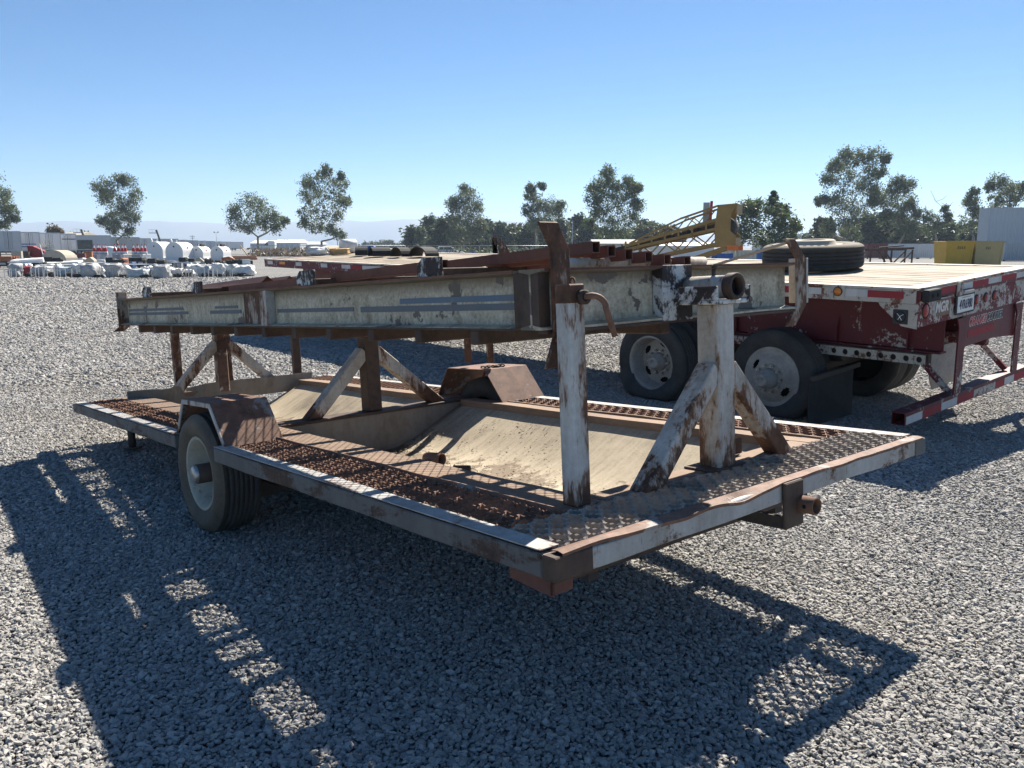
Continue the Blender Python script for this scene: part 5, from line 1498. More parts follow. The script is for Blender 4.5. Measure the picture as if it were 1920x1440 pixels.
def table(label, u0, u1, v, Y):
    a, b = at(u0, v, Y), at(u1, v, Y); L = (b - a).length; z = a.z
    t = thing('trestle_table', label, 'table', (a.x, a.y, 0), 0, 'long trestle tables')
    m = M(); m.box(0, L, -0.4, 0.4, z - 0.05, z); m.build('tabletop', K['white_paint'], t)
    for x in (0.15, L - 0.2):
        for y in (-0.33, 0.33):
            m = M(); m.box(x, x + 0.05, y - 0.025, y + 0.025, 0.0, z - 0.05); m.build('leg', K['dark_steel'], t)
    return t
table('white trestle table nearest the photo edge, under panels', 20, 86, 491, 58); table('white trestle table behind the grey roll', 72, 150, 496, 56); table('white trestle table before the cones, under black tubs', 160, 218, 492, 60)
table('long white trestle table before the big tanks', 220, 318, 495, 57); table('white trestle table before the small tanks', 322, 372, 491, 60); table('white trestle table at the end of the row', 370, 470, 496, 56)
def tub(label, u, v, Y, w, h, mt='tyre_black'):
    p = at(u, v, Y)
    me = lumpy(wid(w, Y), wid(w, Y) * .8, wid(h, Y), u * 0.37, 0.05); me.materials.append(K[mt])
    o = bpy.data.objects.new('plastic_tub', me); COL.objects.link(o); o.location = p; tag(o, label, 'tub', 'black tubs and covers on the tables'); return o
for u, v, w, h, Y, lab in ((94,491,16,9,58,'black tub left of the pair on the table'),(110,491,14,8,58,'black tub right of the pair on the table'),(207,492,14,9,60,'black cover heap behind the middle bales'),(225,492,22,5,60,'long black cover before the cone boxes'),(258,491,26,8,60,'black heap before the cone box by the tanks'),(286,494,14,9,57,'black arched cover before the first big tank'),(304,495,16,7,57,'flat black cover before the first big tank'),
                     (344,491,14,8,60,'black arched cover before the second big tank'),(360,491,12,6,60,'small black cover between the tanks'),(392,494,14,8,57,'square black tub before the small tanks'),(410,494,10,6,57,'small black tub right of the square one'),(430,495,12,7,56,'black cover left end of last table'),(446,495,18,8,56,'black rounded cover on the last table')):
    tub(lab, u, v, Y, w, h)
def crate(label, u, v, Y, wpx, hpx, mt='crate_wood', name='wooden_crate', cat='crate', z=None, grp=None, rot=0.3, dep=0.8):
    p = at(u, v, Y); w, h = wid(wpx, Y), wid(hpx, Y)
    t = thing(name, label, cat, p, rot, grp)
    m = M(); m.box(-w/2, w/2, -w*dep/2, w*dep/2, 0, h); m.build('case', K[mt], t, min(0.02, h * .05))
    if name == 'wooden_crate':
        for zz in (0.08, 0.84):
            m = M(); m.box(-w/2 - .02, w/2 + .02, -w*dep/2 - .02, w*dep/2 + .02, h * zz, h * (zz + 0.09)); m.build('batten', K[mt], t)
    else:
        m = M(); m.box(-w/2 - .01, w/2 + .01, -w*dep/2 - .01, w*dep/2 + .01, h, h * 1.06); m.build('lid', K[mt], t)
    return t
crate('white case at the right end of the last table', 462, 495, 56, 14, 8, 'white_paint', 'equipment_case', 'case')
crate('teal cabinet with an open front behind the tables', 96, 482, 75, 12, 12, 'teal_paint', 'cabinet', 'cabinet', rot=0.5); crate('small teal cabinet right of the open one', 108, 480, 75, 6, 10, 'teal_paint', 'cabinet', 'cabinet', rot=0.5)
crate('brown wooden box left of the red machine', 33, 485, 72, 16, 13, 'roof_tan', 'storage_box', 'box'); crate('dark brown cabinet right of the brown box', 48, 484, 74, 14, 11, 'bark_dark', 'storage_box', 'box')
crate('rust brown bin before the dark opening', 152, 487, 72, 16, 11, 'container_red', 'storage_box', 'box'); crate('orange topped bin left of the cones', 166, 485, 74, 14, 12, 'brick_orange', 'storage_box', 'box')
crate('grey louvred unit behind the black tubs', 137, 488, 70, 12, 9, 'wrap_grey', 'storage_box', 'box')
# bowed tan cover, white panel stack, red machine with a fan of blades
m = M(); m.prism([(-1.3 * math.cos(math.pi * i / 12), 0.75 * math.sin(math.pi * i / 12)) for i in range(13)], 1, -0.5, 0.5); o = m.build('arched_cover', K['tan_cloth']); o.location = at(112, 488, 62); o.rotation_euler = (0, 0, -0.4); tag(o, 'tan arched cover above the black tubs', 'cover')
for i, (u, v, w, lab) in enumerate(((64, 489, 40, 'upper tilted white panel on the first table'), (56, 491, 56, 'lower long white panel on the first table'), (120, 495, 58, 'white panel sloping down onto the second table'))):
    m = M(); wl_ = wid(w, 59); m.box(-wl_/2, wl_/2, -0.5, 0.5, 0.0, 0.16); o = m.build('sheet_stack', K['white_paint'], None, 0.02); o.location = at(u, v, 58.6); o.rotation_euler = (0.1, -0.06 * (i != 1), 0.15); tag(o, lab, 'panel', 'white panels')
rp = thing('red_machine', 'dark red farm machine with a fan of tines on top', 'machine', (at(70, 470, 75).x, 75, 0), 0.2)
m = M(); m.prism([(-0.6, 0.9), (0.5, 0.5), (0.6, 1.3), (-0.2, 1.75), (-0.7, 1.8)], 1, -0.4, 0.4); m.build('hopper', K['red_paint'], rp, 0.02)
m = M(); m.box(-0.45, 0.45, -0.35, 0.35, 0.0, 0.6); m.build('base', K['dark_steel'], rp)
m = M()
for k in range(11):
    a = math.pi * (k / 10) * 1.1 - 0.15
    m.bar((0.75, 0, 1.55), (0.75 + 0.75 * math.cos(a), 0, 1.55 + 0.72 * math.sin(a)), 0.05, 0.03)
m.bar((0.75, 0, 0.3), (0.75, 0, 1.6), 0.07, 0.07); m.build('tine_wheel', K['roof_tan'], rp)
m = M(); m.bar((0, 0, 0), (0.5, 0, 1.3), 0.05, 0.05); o = m.build('leaning_pole', K['white_paint']); o.location = at(84, 488, 70); o.rotation_euler = (0, -0.6, 0); tag(o, 'short white pole leaning at the red machine', 'pole')
m = M(); m.bar((0, 0, 0.06), (0.75, 0, 0.62), 0.07, 0.07); o = m.build('leaning_pole', K['white_paint']); g = gnd(297, 521); o.location = g; o.rotation_euler = (0, 0, math.pi); tag(o, 'white pole leaning on the stacked grey bale', 'pole')
# stacked lumber at both ends
def lumber(label, u, v, Y, wpx, rows, mt, rot=0.0):
    t = thing('lumber_stack', label, 'lumber', gnd(u, v) if Y is None else at(u, v, Y), rot)
    rs = random.Random(int(u)); L = wid(wpx, t.location.y)
    for r in range(rows):
        for k in range(4):
            m = M(); y = -0.3 + k * 0.2; m.box(-L/2 + rs.uniform(-.2, .2), L/2 + rs.uniform(-.2, .2), y, y + 0.17, r * 0.13, r * 0.13 + 0.115); m.build('board', K[mt], t)
    return t
lumber('orange brown lumber stack at the photo edge', 10, 490, 64, 36, 3, 'brick_orange'); lumber('brown log stack at the end of the tables', 459, 487, None, 40, 4, 'brick_orange', 0.2)
m = M(); m.bar((0, 0, 0), (-1.4, 0, 1.9), 0.12, 0.12); o = m.build('leaning_pole', K['crate_wood']); o.location = gnd(470, 486); tag(o, 'pale timber leaning on the brown log stack', 'pole')

# ---------------------------------------------------------------- far edge of the yard
def pole(label, u, vt, Y, kind, r=0.09):
    b = at(u, 468, Y); b.z = 0; tp = at(u, vt, Y).z
    t = thing('utility_pole' if kind == 'power' else 'light_pole', label, 'pole', b)
    m = M(); m.cyl((0, 0, 0), (0, 0, tp), r, 8); m.build('post', K['bark_dark' if kind == 'power' else 'alu_trim'], t)
    m = M()
    if kind == 'power': m.box(-1.1, 1.1, -.06, .06, tp - 0.5, tp - 0.35); m.box(-0.8, 0.8, -.06, .06, tp - 1.2, tp - 1.05)
    else: m.box(-0.9, 0.9, -.08, .08, tp - 0.1, tp); m.box(-0.95, -0.55, -.2, .2, tp, tp + 0.35); m.box(0.55, 0.95, -.2, .2, tp, tp + 0.35)
    m.build('crossarm' if kind == 'power' else 'lamp_head', K['dark_steel'], t)
for a in (('light pole with two lamps over the small brown tree', 98, 420, 260, 'lamp'), ('far utility pole left of the first boom lift', 135, 433, 330, 'power'), ('far thin light pole right of the first boom lift', 165, 434, 330, 'lamp'), ('far utility pole above the third tank', 362, 441, 330, 'power'), ('light pole above the last tank', 407, 436, 330, 'lamp'),
          ('utility pole on the far road left of the white sheds', 519, 449, 420, 'power'), ('light pole over the white sheds', 537, 450, 420, 'lamp'), ('tall steel light pole right of the forked gum', 633, 430, 210, 'lamp'), ('utility pole among the orchard trees', 1073, 412, 160, 'lamp')):
    pole(*a)
def boom_lift(label, u, v0, u1, v1, Y):
    a, b = at(u1, v1, Y), at(u, v0, Y); t = thing('boom_lift', label, 'lift', (a.x, Y, 0))
    m = M(); m.bar((0, 0, 1.0), (0, 0, a.z - 1.0), .5, .5); m.bar((0, 0, a.z - 1.2), (b.x - a.x, 0, b.z), .35, .45); m.build('boom', K['dark_steel'], t)
    m = M(); m.box(b.x - a.x - 2.0, b.x - a.x - 0.1, -.4, .4, b.z - 1.0, b.z - 0.75)
    for x in (-2.0, -1.05, -0.15): m.box(b.x - a.x + x, b.x - a.x + x + .06, -.4, -.34, b.z - .75, b.z + .1)
    m.box(b.x - a.x - 2.0, b.x - a.x - .1, -.4, -.34, b.z + .05, b.z + .12); m.build('basket', K['alu_trim'], t)
    m = M(); m.box(-1.2, 1.2, -1.2, 1.2, 0.4, 1.2); m.build('chassis', K['dark_steel'], t)
    for x in (-1, 1):
        m = M(); m.cyl((x, -1.3, .45), (x, -.9, .45), .45, 12); m.build('wheel', K['tyre_black'], t)
boom_lift('raised boom lift behind the dark trailer opening', 152, 430, 160, 445, 230); boom_lift('raised boom lift behind the first big tank', 293, 431, 302, 450, 240)
def shed(name, label, u0, u1, vt, Y, dep, body, roof, ridge=0.8, vb=468, cat='building', panes=0):
    a, b = at(u0, vb, Y), at(u1, vb, Y); h = at(u0, vt, Y).z; w = b.x - a.x
    t = thing(name, label, cat, (a.x, Y, 0))
    m = M(); m.box(0, w, 0, dep, 0, h); m.build('wall', K[body], t)
    m = M(); m.prism([(-0.3, h - 0.02), (dep / 2, h + ridge), (dep + .3, h - 0.02), (dep + .3, h - 0.14), (-0.3, h - 0.14)], 0, -0.2, w + .2); m.build('roof', K[roof], t)
    for k in range(panes):
        m = M(); x = w * (k + 0.5) / panes; m.box(x - w / panes * .22, x + w / panes * .22, -0.04, 0.02, h * .12, h * .8); m.build('door', K['alu_trim'], t)
    return t
shed('white_shed', 'long low white shed beyond the road, left part', 470, 512, 456, 330, 14, 'container_white', 'white_paint', 1.2, panes=4); shed('white_shed', 'long white shed with roof vents beyond the truck', 513, 563, 455, 320, 14, 'container_white', 'white_paint', 1.2, panes=5); shed('white_shed', 'white shed left of the forked gum trunk', 565, 602, 458, 330, 12, 'container_white', 'white_paint', 1.0, panes=3)
shed('tan_house', 'tan roofed house behind the box trailers', 116, 152, 441, 240, 10, 'roof_tan', 'roof_tan', 1.0); 
shed('yellow_shed', 'yellow shed with tan lid right of the forked gum', 611, 637, 465, 95, 2.2, 'bin_yellow_faded', 'tan_cloth', 0.3, vb=478)
def truck(label, u, Y):
    c = at(u, 470, Y); c.z = 0; t = thing('semi_truck', label, 'truck', c)
    m = M(); m.prism([(-3.2, 1.0), (3.2, 1.0), (3.2, 3.6), (1.2, 3.8), (0.2, 3.1), (-0.6, 2.1), (-3.0, 1.9)], 1, -1.2, 1.2); m.build('cab', K['white_paint'], t, 0.08)
    m = M(); m.prism([(-0.45, 2.2), (0.9, 2.2), (0.9, 3.1), (0.25, 3.05)], 1, -1.22, -1.205); m.build('window', K['glass_dark'], t)
    for x in (-2.2, 1.6, 2.8):
        m = M(); m.cyl((x, -1.25, .55), (x, -.85, .55), .55, 16); m.build('wheel', K['tyre_black'], t)
truck('white truck tractor parked before the far white sheds', 500, 290)
m = M(); m.cyl((-3.4, 0, 0.95), (3.4, 0, 0.95), 0.85, 18); o = m.build('tank_car', K['white_paint'], None, 0.1); o.location = (at(661, 468, 240).x, 240, 0.0); tag(o, 'long white cylinder tank lying below the far trees', 'tank')
def suv(label, u, v, Y, mt):
    c = at(u, v, Y); c.z = 0; t = thing('parked_car', label, 'car', c, 0.2)
    m = M(); m.prism([(-2.2, .45), (2.2, .45), (2.25, 1.0), (1.5, 1.15), (0.8, 1.75), (-1.5, 1.78), (-2.1, 1.15)], 1, -.9, .9); m.build('body', K[mt], t, 0.08, 2)
    m = M(); m.prism([(-1.7, 1.17), (1.2, 1.17), (0.72, 1.66), (-1.4, 1.68)], 1, -.915, -.89); m.build('windows', K['glass_dark'], t)
    for x in (-1.4, 1.4):
        m = M(); m.cyl((x, -.95, .35), (x, -.7, .35), .35, 14); m.build('wheel', K['tyre_black'], t)
suv('white car parked below the dark orchard', 838, 470, 165, 'white_paint')
# chain-link fence
def fence(label, u0, u1, Y, h):
    a, b = at(u0, 470, Y), at(u1, 470, Y); w = b.x - a.x; t = thing('chain_fence', label, 'fence', (a.x, Y, 0)); n = int(w / 3.0)
    for k in range(n + 1):
        m = M(); m.cyl((w * k / n, 0, 0), (w * k / n, 0, h), 0.05, 6); m.build('fence_post', K['alu_trim'], t)
    m = M(); m.cyl((0, 0, h), (w, 0, h), 0.04, 6); m.cyl((0, 0, h * .08), (w, 0, h * .08), 0.02, 6)
    m.build('fence_rail', K['alu_trim'], t)
    m = M(); k = int(w / 0.45)
    for i in range(k):
        x = i * 0.45
        m.bar((x, 0, 0.1), (x + 0.45, 0, h), 0.012, 0.012); m.bar((x + .45, 0, 0.1), (x, 0, h), 0.012, 0.012)
    m.build('wire_mesh', K['dark_steel'], t, raw=True, kind='stuff')
fence('chain-link fence along the far road', 470, 760, 135, 1.9); fence('chain-link fence in front of the orchard', 765, 1100, 150, 1.9)
# scattered small goods beyond the flatbed
rs = random.Random(9)
cols = ['dark_steel', 'white_paint', 'blue_paint', 'teal_paint', 'wrap_grey', 'dark_steel', 'container_grey', 'tan_cloth']
kinds = ['dark', 'white', 'blue', 'teal', 'grey', 'black', 'pale', 'tan']
nth = 'first second third fourth fifth sixth seventh eighth ninth tenth eleventh twelfth thirteenth fourteenth fifteenth sixteenth seventeenth eighteenth nineteenth twentieth twenty-first twenty-second twenty-third twenty-fourth twenty-fifth twenty-sixth'.split()
for i in range(26):
    u = 794 + i * 5.0; Y = rs.uniform(62, 80)
    g = at(u, 470, Y); g.z = 0
    h = rs.uniform(.7, 1.35); w = rs.uniform(.4, .9); k = i % 8
    o = thing('small_mower', '%s small machine, %s from the left in the line before the orchard' % (kinds[k], nth[i]), 'machine', g, rs.uniform(0, 3), 'small machines before the orchard')
    m = M(); m.prism([(-w, .25), (w, .25), (w * .8, h * .6), (0, h * .7), (-w * .7, h)], 1, -.3, .3); m.build('body', K[cols[k]], o, 0.03)
    for x in (-.6, .6):
        m = M(); m.cyl((x * w, -.36, .2), (x * w, .36, .2), .2, 10); m.build('wheel', K['tyre_black'], o)
    m = M(); m.bar((-w * .7, 0, h * .8), (-w * 1.1, 0, h * 1.15), .03, .03); m.build('handle', K['dark_steel'], o)
# thin steel frames standing among the bales, and black lumps added to darken the gaps
for i, u in enumerate((14, 66, 94, 113, 142, 196, 221, 243, 277, 316, 340, 372, 396, 425)):
    g = gnd(u, 521.5); h = wid(17 + (i % 3) * 2, g.y); w = wid(9 + (i % 4) * 4, g.y)
    t = thing('steel_rack', 'thin pale steel rack, %s from the left among the bales' % nth[i], 'rack', g, 0.15 * (i % 3), 'steel racks among the bales')
    for x in (-w / 2, w / 2):
        m = M(); m.bar((x, 0, 0), (x, 0, h), .035, .035); m.build('upright', K['alu_trim'], t)
        m = M(); m.bar((x, 0.6, 0), (x, 0.6, h), .035, .035); m.build('upright', K['alu_trim'], t)
    m = M(); m.bar((-w / 2, 0, h * .86), (w / 2, 0, h * .86), .03, .03); m.bar((-w / 2, .6, h * .86), (w / 2, .6, h * .86), .03, .03); m.build('crossbar', K['alu_trim'], t)
for i, (u, v, w, h) in enumerate(((62, 519, 12, 7), (98, 519, 14, 8), (140, 520, 20, 9), (152, 521, 12, 7), (190, 521, 14, 6), (238, 521, 14, 7), (275, 522, 18, 7), (318, 522, 14, 8), (338, 521, 16, 8), (356, 520, 16, 9), (392, 519, 16, 7), (420, 519, 18, 6), (450, 518, 20, 6))):
    g = gnd(u, v); me = lumpy(wid(w, g.y), 0.4, wid(h, g.y), i * 5.1 + 2, 0.2); me.materials.append(K['tyre_black'])
    o = bpy.data.objects.new('dark_gap_lump', me); COL.objects.link(o); o.location = (g.x, g.y - .25, -0.01); tag(o, 'black lump added as a dark gap, %s from the left before the bales' % nth[i], 'dark lump', 'black lumps added in the bale gaps')
# ---------------------------------------------------------------- things lying on the flatbed
def on_plane(mat, u, v, z):
    inv = mat.inverted(); o = inv @ CAMV; d = inv.to_3x3() @ ray(u, v)
    return o + d * ((z - o.z) / d.z)
def deck_at(u, x):
    """deck point at across-position x that shows at photo column u"""
    lo, hi = 0.0, FLEN
    for _ in range(40):
        mid = (lo + hi) / 2; p = FM @ Vector((x, mid, 0)) - CAMV
        uu = 960 + FPX * p.x / (p.y * math.cos(PITCH) - p.z * math.sin(PITCH))
        if uu > u: lo = mid
        else: hi = mid
    return FM @ Vector((x, lo, 0))
FR3 = FM.to_3x3().to_4x4()
q = FM @ on_plane(FM, 1522, 512, 0.0); dv = Vector((q.x, q.y, 0)).normalized()
sp = q + dv * 0.53; sp = FM @ (lambda p: Vector((p.x, p.y, 0.006)))(FMI @ sp)
S = thing('spare_wheel', 'big truck tyre on its rim lying flat on the plank deck', 'wheel', matrix=Matrix.Translation(sp) @ FR3)
side, tr, other = tyre_profile(0.53, 0.292, 0.27, 5, 0.012)
m = M(); m.lathe([(r, t) for r, t in side + [tr[0]]], (0, 0, 0), 88, axis=2); m.lathe([(r, t) for r, t in [tr[-1]] + other], (0, 0, 0), 88, axis=2); m.build('sidewall', K['tyre_side'], S)
m = M(); m.lathe(tr, (0, 0, 0), 88, axis=2); m.build('tread', K['tyre_black'], S)
m = M()
m.lathe([(0.300, 0.240), (0.310, 0.252), (0.306, 0.262), (0.270, 0.255), (0.245, 0.262), (0.232, 0.300), (0.215, 0.312), (0.150, 0.312), (0.142, 0.302), (0.142, 0.285)], (0, 0, 0), 56, axis=2)
m.build('rim', K['tan_cloth'], S)
m = M()
for k in range(12):
    a = 2.2 + k * 0.16
    m.bar((0.43 * math.cos(a), 0.43 * math.sin(a), 0.2725), (0.455 * math.cos(a + .02), 0.455 * math.sin(a + .02), 0.2715), 0.03, 0.003)
m.build('tyre_lettering', K['tyre_black'], S, kind='stuff')
def deck_crate(label, u, x, wpx, hpx, mt, name='wooden_crate', cat='crate', rot=0.4, dep=0.9):
    p = deck_at(u, x); w, h = wid(wpx, p.y), wid(hpx, p.y)
    t = thing(name, label, cat, matrix=Matrix.Translation(p + Vector((0, 0, .02))) @ FR3 @ Matrix.Rotation(rot, 4, 'Z'), group=None)
    m = M(); m.box(-w/2, w/2, -w*dep/2, w*dep/2, 0, h); m.build('case', K[mt], t, 0.008)
    for zz in (0.06, 0.84):
        m = M(); m.box(-w/2 - .012, w/2 + .012, -w*dep/2 - .012, w*dep/2 + .012, h * zz, h * (zz + 0.1)); m.build('batten', K[mt], t)
    return t
deck_crate('small tan crate at the far end of the flatbed deck', 576, 1.4, 15, 6, 'crate_wood')
deck_crate('low plywood crate beside the white roll', 615, 1.5, 26, 9, 'crate_wood', rot=0.9)
deck_crate('low plywood crate with white wrap, right of the first', 642, 1.5, 26, 9, 'crate_wood', rot=0.9)
p = deck_at(606, 1.9); m = M(); m.cyl((-0.17, 0, 0.15), (0.17, 0, 0.15), 0.145, 20); o = m.build('white_roll', K['wrap_white'], None, 0.02); o.location = p; o.rotation_euler = (0, 0, 0.5); tag(o, 'big white roll behind the plywood crates on deck', 'roll')
p = deck_at(555, 1.2); me = lumpy(0.42, 0.3, 0.16, 4.4, 0.14); me.materials.append(K['wrap_white']); o = bpy.data.objects.new('white_bundle', me); COL.objects.link(o); o.location = p; tag(o, 'crumpled white bundle on the far end of the deck', 'bundle')
for i, (u, x, w, lab) in enumerate(((678, 1.3, 22, 'black rubber trough at the left of the deck heap'), (712, 1.25, 34, 'long black rubber trough with pale edges'), (752, 1.3, 22, 'short black rubber trough near the crates'), (795, 1.5, 34, 'flat dark rubber sheet at the right of the heap'))):
    p = deck_at(u, x); L = wid(w, p.y)
    m = M(); n = 10; prof = [(0.22 * math.cos(math.pi * k / n), 0.17 * math.sin(math.pi * k / n)) for k in range(n + 1)]
    inner = [(a * 0.9, b * 0.88) for a, b in prof]
    m.prism(prof + inner[::-1], 0, -L/2, L/2)
    o = m.build('rubber_trough', K['mud_flap'], None); o.location = p + Vector((0, 0, .015)); o.rotation_euler = (0, 0, 0.15 + 0.25 * i); tag(o, lab, 'trough', 'rubber troughs on the deck')
p = deck_at(691, 1.9); m = M(); m.box(-.14, .14, -.1, .1, 0, .16); o = m.build('blue_can', K['blue_paint'], None, 0.02); o.location = p; tag(o, 'small blue can behind the rubber troughs', 'can')
# crates on the ground past the flatbed
for u, v, w, h, lab in ((738, 487, 26, 14, 'yellow wood crate with a white cover'), (758, 485, 22, 14, 'yellow wood crate left of the stacked one'), (775, 488, 28, 16, 'broad tan wood crate under white wrap'), (788, 487, 24, 22, 'tall yellow wood crate, highest of the group')):
    crate(lab, u, v, 47, w, h, 'crate_wood', rot=0.5)
me = lumpy(0.8, 0.7, 0.25, 9.1, 0.1); me.materials.append(K['tan_cloth']); o = bpy.data.objects.new('cloth_cover', me); COL.objects.link(o); o.location = at(738, 474, 47); tag(o, 'pale cloth lying over the first yellow crate', 'cloth')
# rack ends standing up behind (two rusty tapered posts)
for u, lab in ((924, 'rusty tapered stake left of the pair behind the tubes'), (945, 'rusty tapered stake right of the pair behind the tubes')):
    g = at(u, 480, 17.5); g.z = 0
    z1 = at(u, 447, 17.5).z
    m = M(); m.prism([(-.11, 0), (.11, 0), (.11, z1 - .25), (0.0 if u < 930 else -0.06, z1), (-.11 if u > 930 else 0.08, z1)], 1, -.04, .04)
    o = m.build('steel_stake', K['brown_white'], None, 0.01); o.location = g; tag(o, lab, 'stake', 'pair of steel stakes')

# ---------------------------------------------------------------- yellow conveyor
hd = at(1350, 461, 26.0)
CV = thing('conveyor', 'yellow lattice belt conveyor raised over the flatbed deck', 'conveyor', (hd.x, hd.y, 0), math.radians(180 - 24))
ZH = hd.z; SL = math.tan(math.radians(11.5)); WD = 0.5
def zc(x): return ZH - SL * x
LT = 6.4; yl = K['conveyor_yellow']
for s in (-WD, WD):
    m = M(); m.bar((0, s, zc(0) + .06), (LT, s, zc(LT) + .06), 0.07, 0.10); m.build('lower_chord', yl, CV)
    m = M(); m.bar((0, s, zc(0) + .52), (LT, s, zc(LT) + .40), 0.07, 0.08); m.build('upper_chord', yl, CV)
    m = M(); n = 15
    for k in range(n):
        x0, x1 = LT * k / n, LT * (k + 1) / n; a, b = (0.10, 0.48) if k % 2 else (0.48, 0.10)
        m.bar((x0, s, zc(x0) + a), (x1, s, zc(x1) + b), 0.04, 0.04)
    m.build('lattice', yl, CV)
    # folded upper frame near the head
    m = M(); m.bar((0.0, s, zc(0) + 1.20), (1.15, s, zc(1.15) + 1.06), 0.05, 0.06); m.bar((1.15, s, zc(1.15) + 1.06), (2.75, s, zc(2.75) + 0.64), 0.045, 0.05); m.build('upper_frame', yl, CV)
    m = M(); m.bar((0.0, s, zc(0) + .80), (2.85, s, zc(2.85) + 0.58), 0.06, 0.09); m.build('side_channel', yl, CV)
    m = M()
    for k in range(8):
        x0, x1 = 0.3 + k * .32, 0.3 + (k + 1) * .32
        top = lambda x: zc(x) + (1.18 - .12 * x if x < 1.15 else 1.06 - .26 * (x - 1.15))
        a, b = (zc(x0) + .8 - .07 * x0, top(x1)) if k % 2 else (top(x0), zc(x1) + .8 - .07 * x1)
        m.bar((x0, s, a), (x1, s, b), 0.03, 0.03)
    m.build('lattice', yl, CV)
    m = M()
    for k in range(14):
        x = 0.35 + k * 0.42; m.bar((x, s * 1.02, zc(x) + .48), (x, s * 1.02, zc(x) + .78 - .02 * x), 0.05, 0.05)
    m.build('idler_brackets', yl, CV, kind='stuff')
    # head plates
    m = M(); m.prism([(-0.55, ZH + 1.26), (0.02, ZH + 1.22), (0.10, ZH + 0.55), (0.06, ZH - .05), (-0.5, ZH - .02), (-0.55, ZH + .30), (-0.38, ZH + .45), (-0.38, ZH + .95)], 1, s - .025 + .0, s + .025); m.build('head_plate', yl, CV, 0.01)
    m = M(); m.bar((-0.35, s * .9, ZH - .02), (2.6, s * .9, ZH - 1.05), 0.08, 0.12); m.build('support_strut', yl, CV)
    m = M(); m.box(-.62, -.30, s - .03, s + .03, ZH - .14, ZH + .02); m.build('corner_block', K['conveyor_orange'], CV)
m = M(); m.cyl((-0.22, -WD + .04, ZH + .58), (-0.22, WD - .04, ZH + .58), 0.27, 24); m.build('head_pulley', K['tyre_black'], CV)
m = M(); m.box(-.55, -.50, -WD, WD, ZH + .95, ZH + 1.25); m.build('head_panel', yl, CV); m = M(); m.box(-.55, -.50, -WD, WD, ZH - .02, ZH + .25); m.build('head_panel', yl, CV)
m = M(); m.add([(0, -WD * .8, zc(0) + .68), (0, WD * .8, zc(0) + .68), (LT, WD * .8, zc(LT) + .52), (LT, -WD * .8, zc(LT) + .52)], [(0, 1, 2, 3)]); o = m.build('belt', K['tyre_black'], CV); s_ = o.modifiers.new('solid', 'SOLIDIFY'); s_.thickness = 0.12
m = M()
for k in range(9): x = .3 + k * .3; m.cyl((x, -.4, zc(x) + .62), (x, .4, zc(x) + .62), 0.06, 8)
m.build('rollers', K['dark_steel'], CV, kind='stuff')
m = M(); m.bar((0.45, -0.6, zc(.5) + .6), (0.42, -0.6, zc(.5) + 1.5), .08, .05); m.build('marker_post', K['cone_red'], CV); m = M(); m.box(0.48, 0.68, -.63, -.60, zc(.5) + .85, zc(.5) + 1.46); m.build('marker_paddle', K['container_grey'], CV)
m = M(); m.prism([(3.1, zc(3.1) + .12), (4.0, zc(4.0) + .12), (4.0, zc(4.0) + .30), (3.1, zc(3.1) + .30)], 1, WD + .045, WD + .055); m.build('name_panel', K['brown_flat'], CV)
m = M(); m.prism([(3.16, zc(3.16) + .15), (3.94, zc(3.94) + .15), (3.94, zc(3.94) + .27), (3.16, zc(3.16) + .27)], 1, WD + .056, WD + .060); m.build('name_panel', K['sticker_white'], CV)
for x in (3.4, 5.6):
    for s in (-.7, .7):
        m = M(); m.cyl((x, s - .14, .45), (x, s + .14, .45), .45, 18); m.build('wheel', K['tyre_black'], CV)
m = M(); m.bar((2.4, 0, .55), (6.2, 0, .55), .7, .18); m.bar((2.55, 0, .55), (2.55, 0, ZH - 1.0), .5, .2); m.bar((5.4, 0, .6), (5.4, 0, zc(5.4)), .5, .2); m.build('chassis', K['dark_steel'], CV)

# ---------------------------------------------------------------- right-hand side of the yard
def ribbed(name, label, u0, u1, vt, Y, mt, dep=2.4, pitch=0.28, cat='container', grp=None, h=None, rot=0.0, lo=0.15):
    a, b = at(u0, 470, Y), at(u1, 470, Y); w = b.x - a.x; h = h or at(u0, vt, Y).z
    t = thing(name, label, cat, (a.x, Y, 0), rot, grp)
    m = M(); m.box(0.02, w - .02, 0.06, dep, lo, h - .03); m.build('body', K[mt], t)
    n = max(2, int(w / pitch)); m = M(); vv, ff = [], []
    for k in range(n):
        x = w * k / n; q = w / n
        vv += [(x, 0.05, 0), (x + q * .3, 0.05, 0), (x + q * .45, -0.0, 0), (x + q * .85, -0.0, 0)]
    vv.append((w, 0.05, 0)); N_ = len(vv)
    V2 = [(p[0], p[1], lo + .1) for p in vv] + [(p[0], p[1], h - .12) for p in vv]
    for k in range(N_ - 1): ff.append((k, k + 1, N_ + k + 1, N_ + k))
    m.add(V2, ff); m.build('ribbed_wall', K[mt], t, raw=True)
    m = M(); m.box(0, w, -.02, .08, h - .12, h); m.box(0, w, -.02, .08, lo, lo + .1); m.box(-.03, .08, -.02, .08, lo, h); m.box(w - .08, w + .03, -.02, .08, lo, h); m.build('frame', K[mt], t)
    m = M()
    for x in (0, w - .15): m.box(x, x + .15, 0, .2, 0, lo); m.box(x, x + .15, dep - .2, dep, 0, lo)
    m.build('corner_feet', K['dark_steel'], t)
    return t
ribbed('shipping_container', 'dark red container at the left of the container line', 1627, 1664, 457, 120, 'container_red', lo=.1)
ribbed('shipping_container', 'pale blue grey ribbed container beside the red one', 1665, 1722, 457, 120, 'container_white', lo=.1)
ribbed('shipping_container', 'pale blue grey container end left of the yellow bin', 1723, 1762, 457, 121, 'container_white', lo=.1)
ribbed('shipping_container', 'grey ribbed container right of the yellow bins', 1884, 2010, 455, 100, 'container_grey', lo=.1)
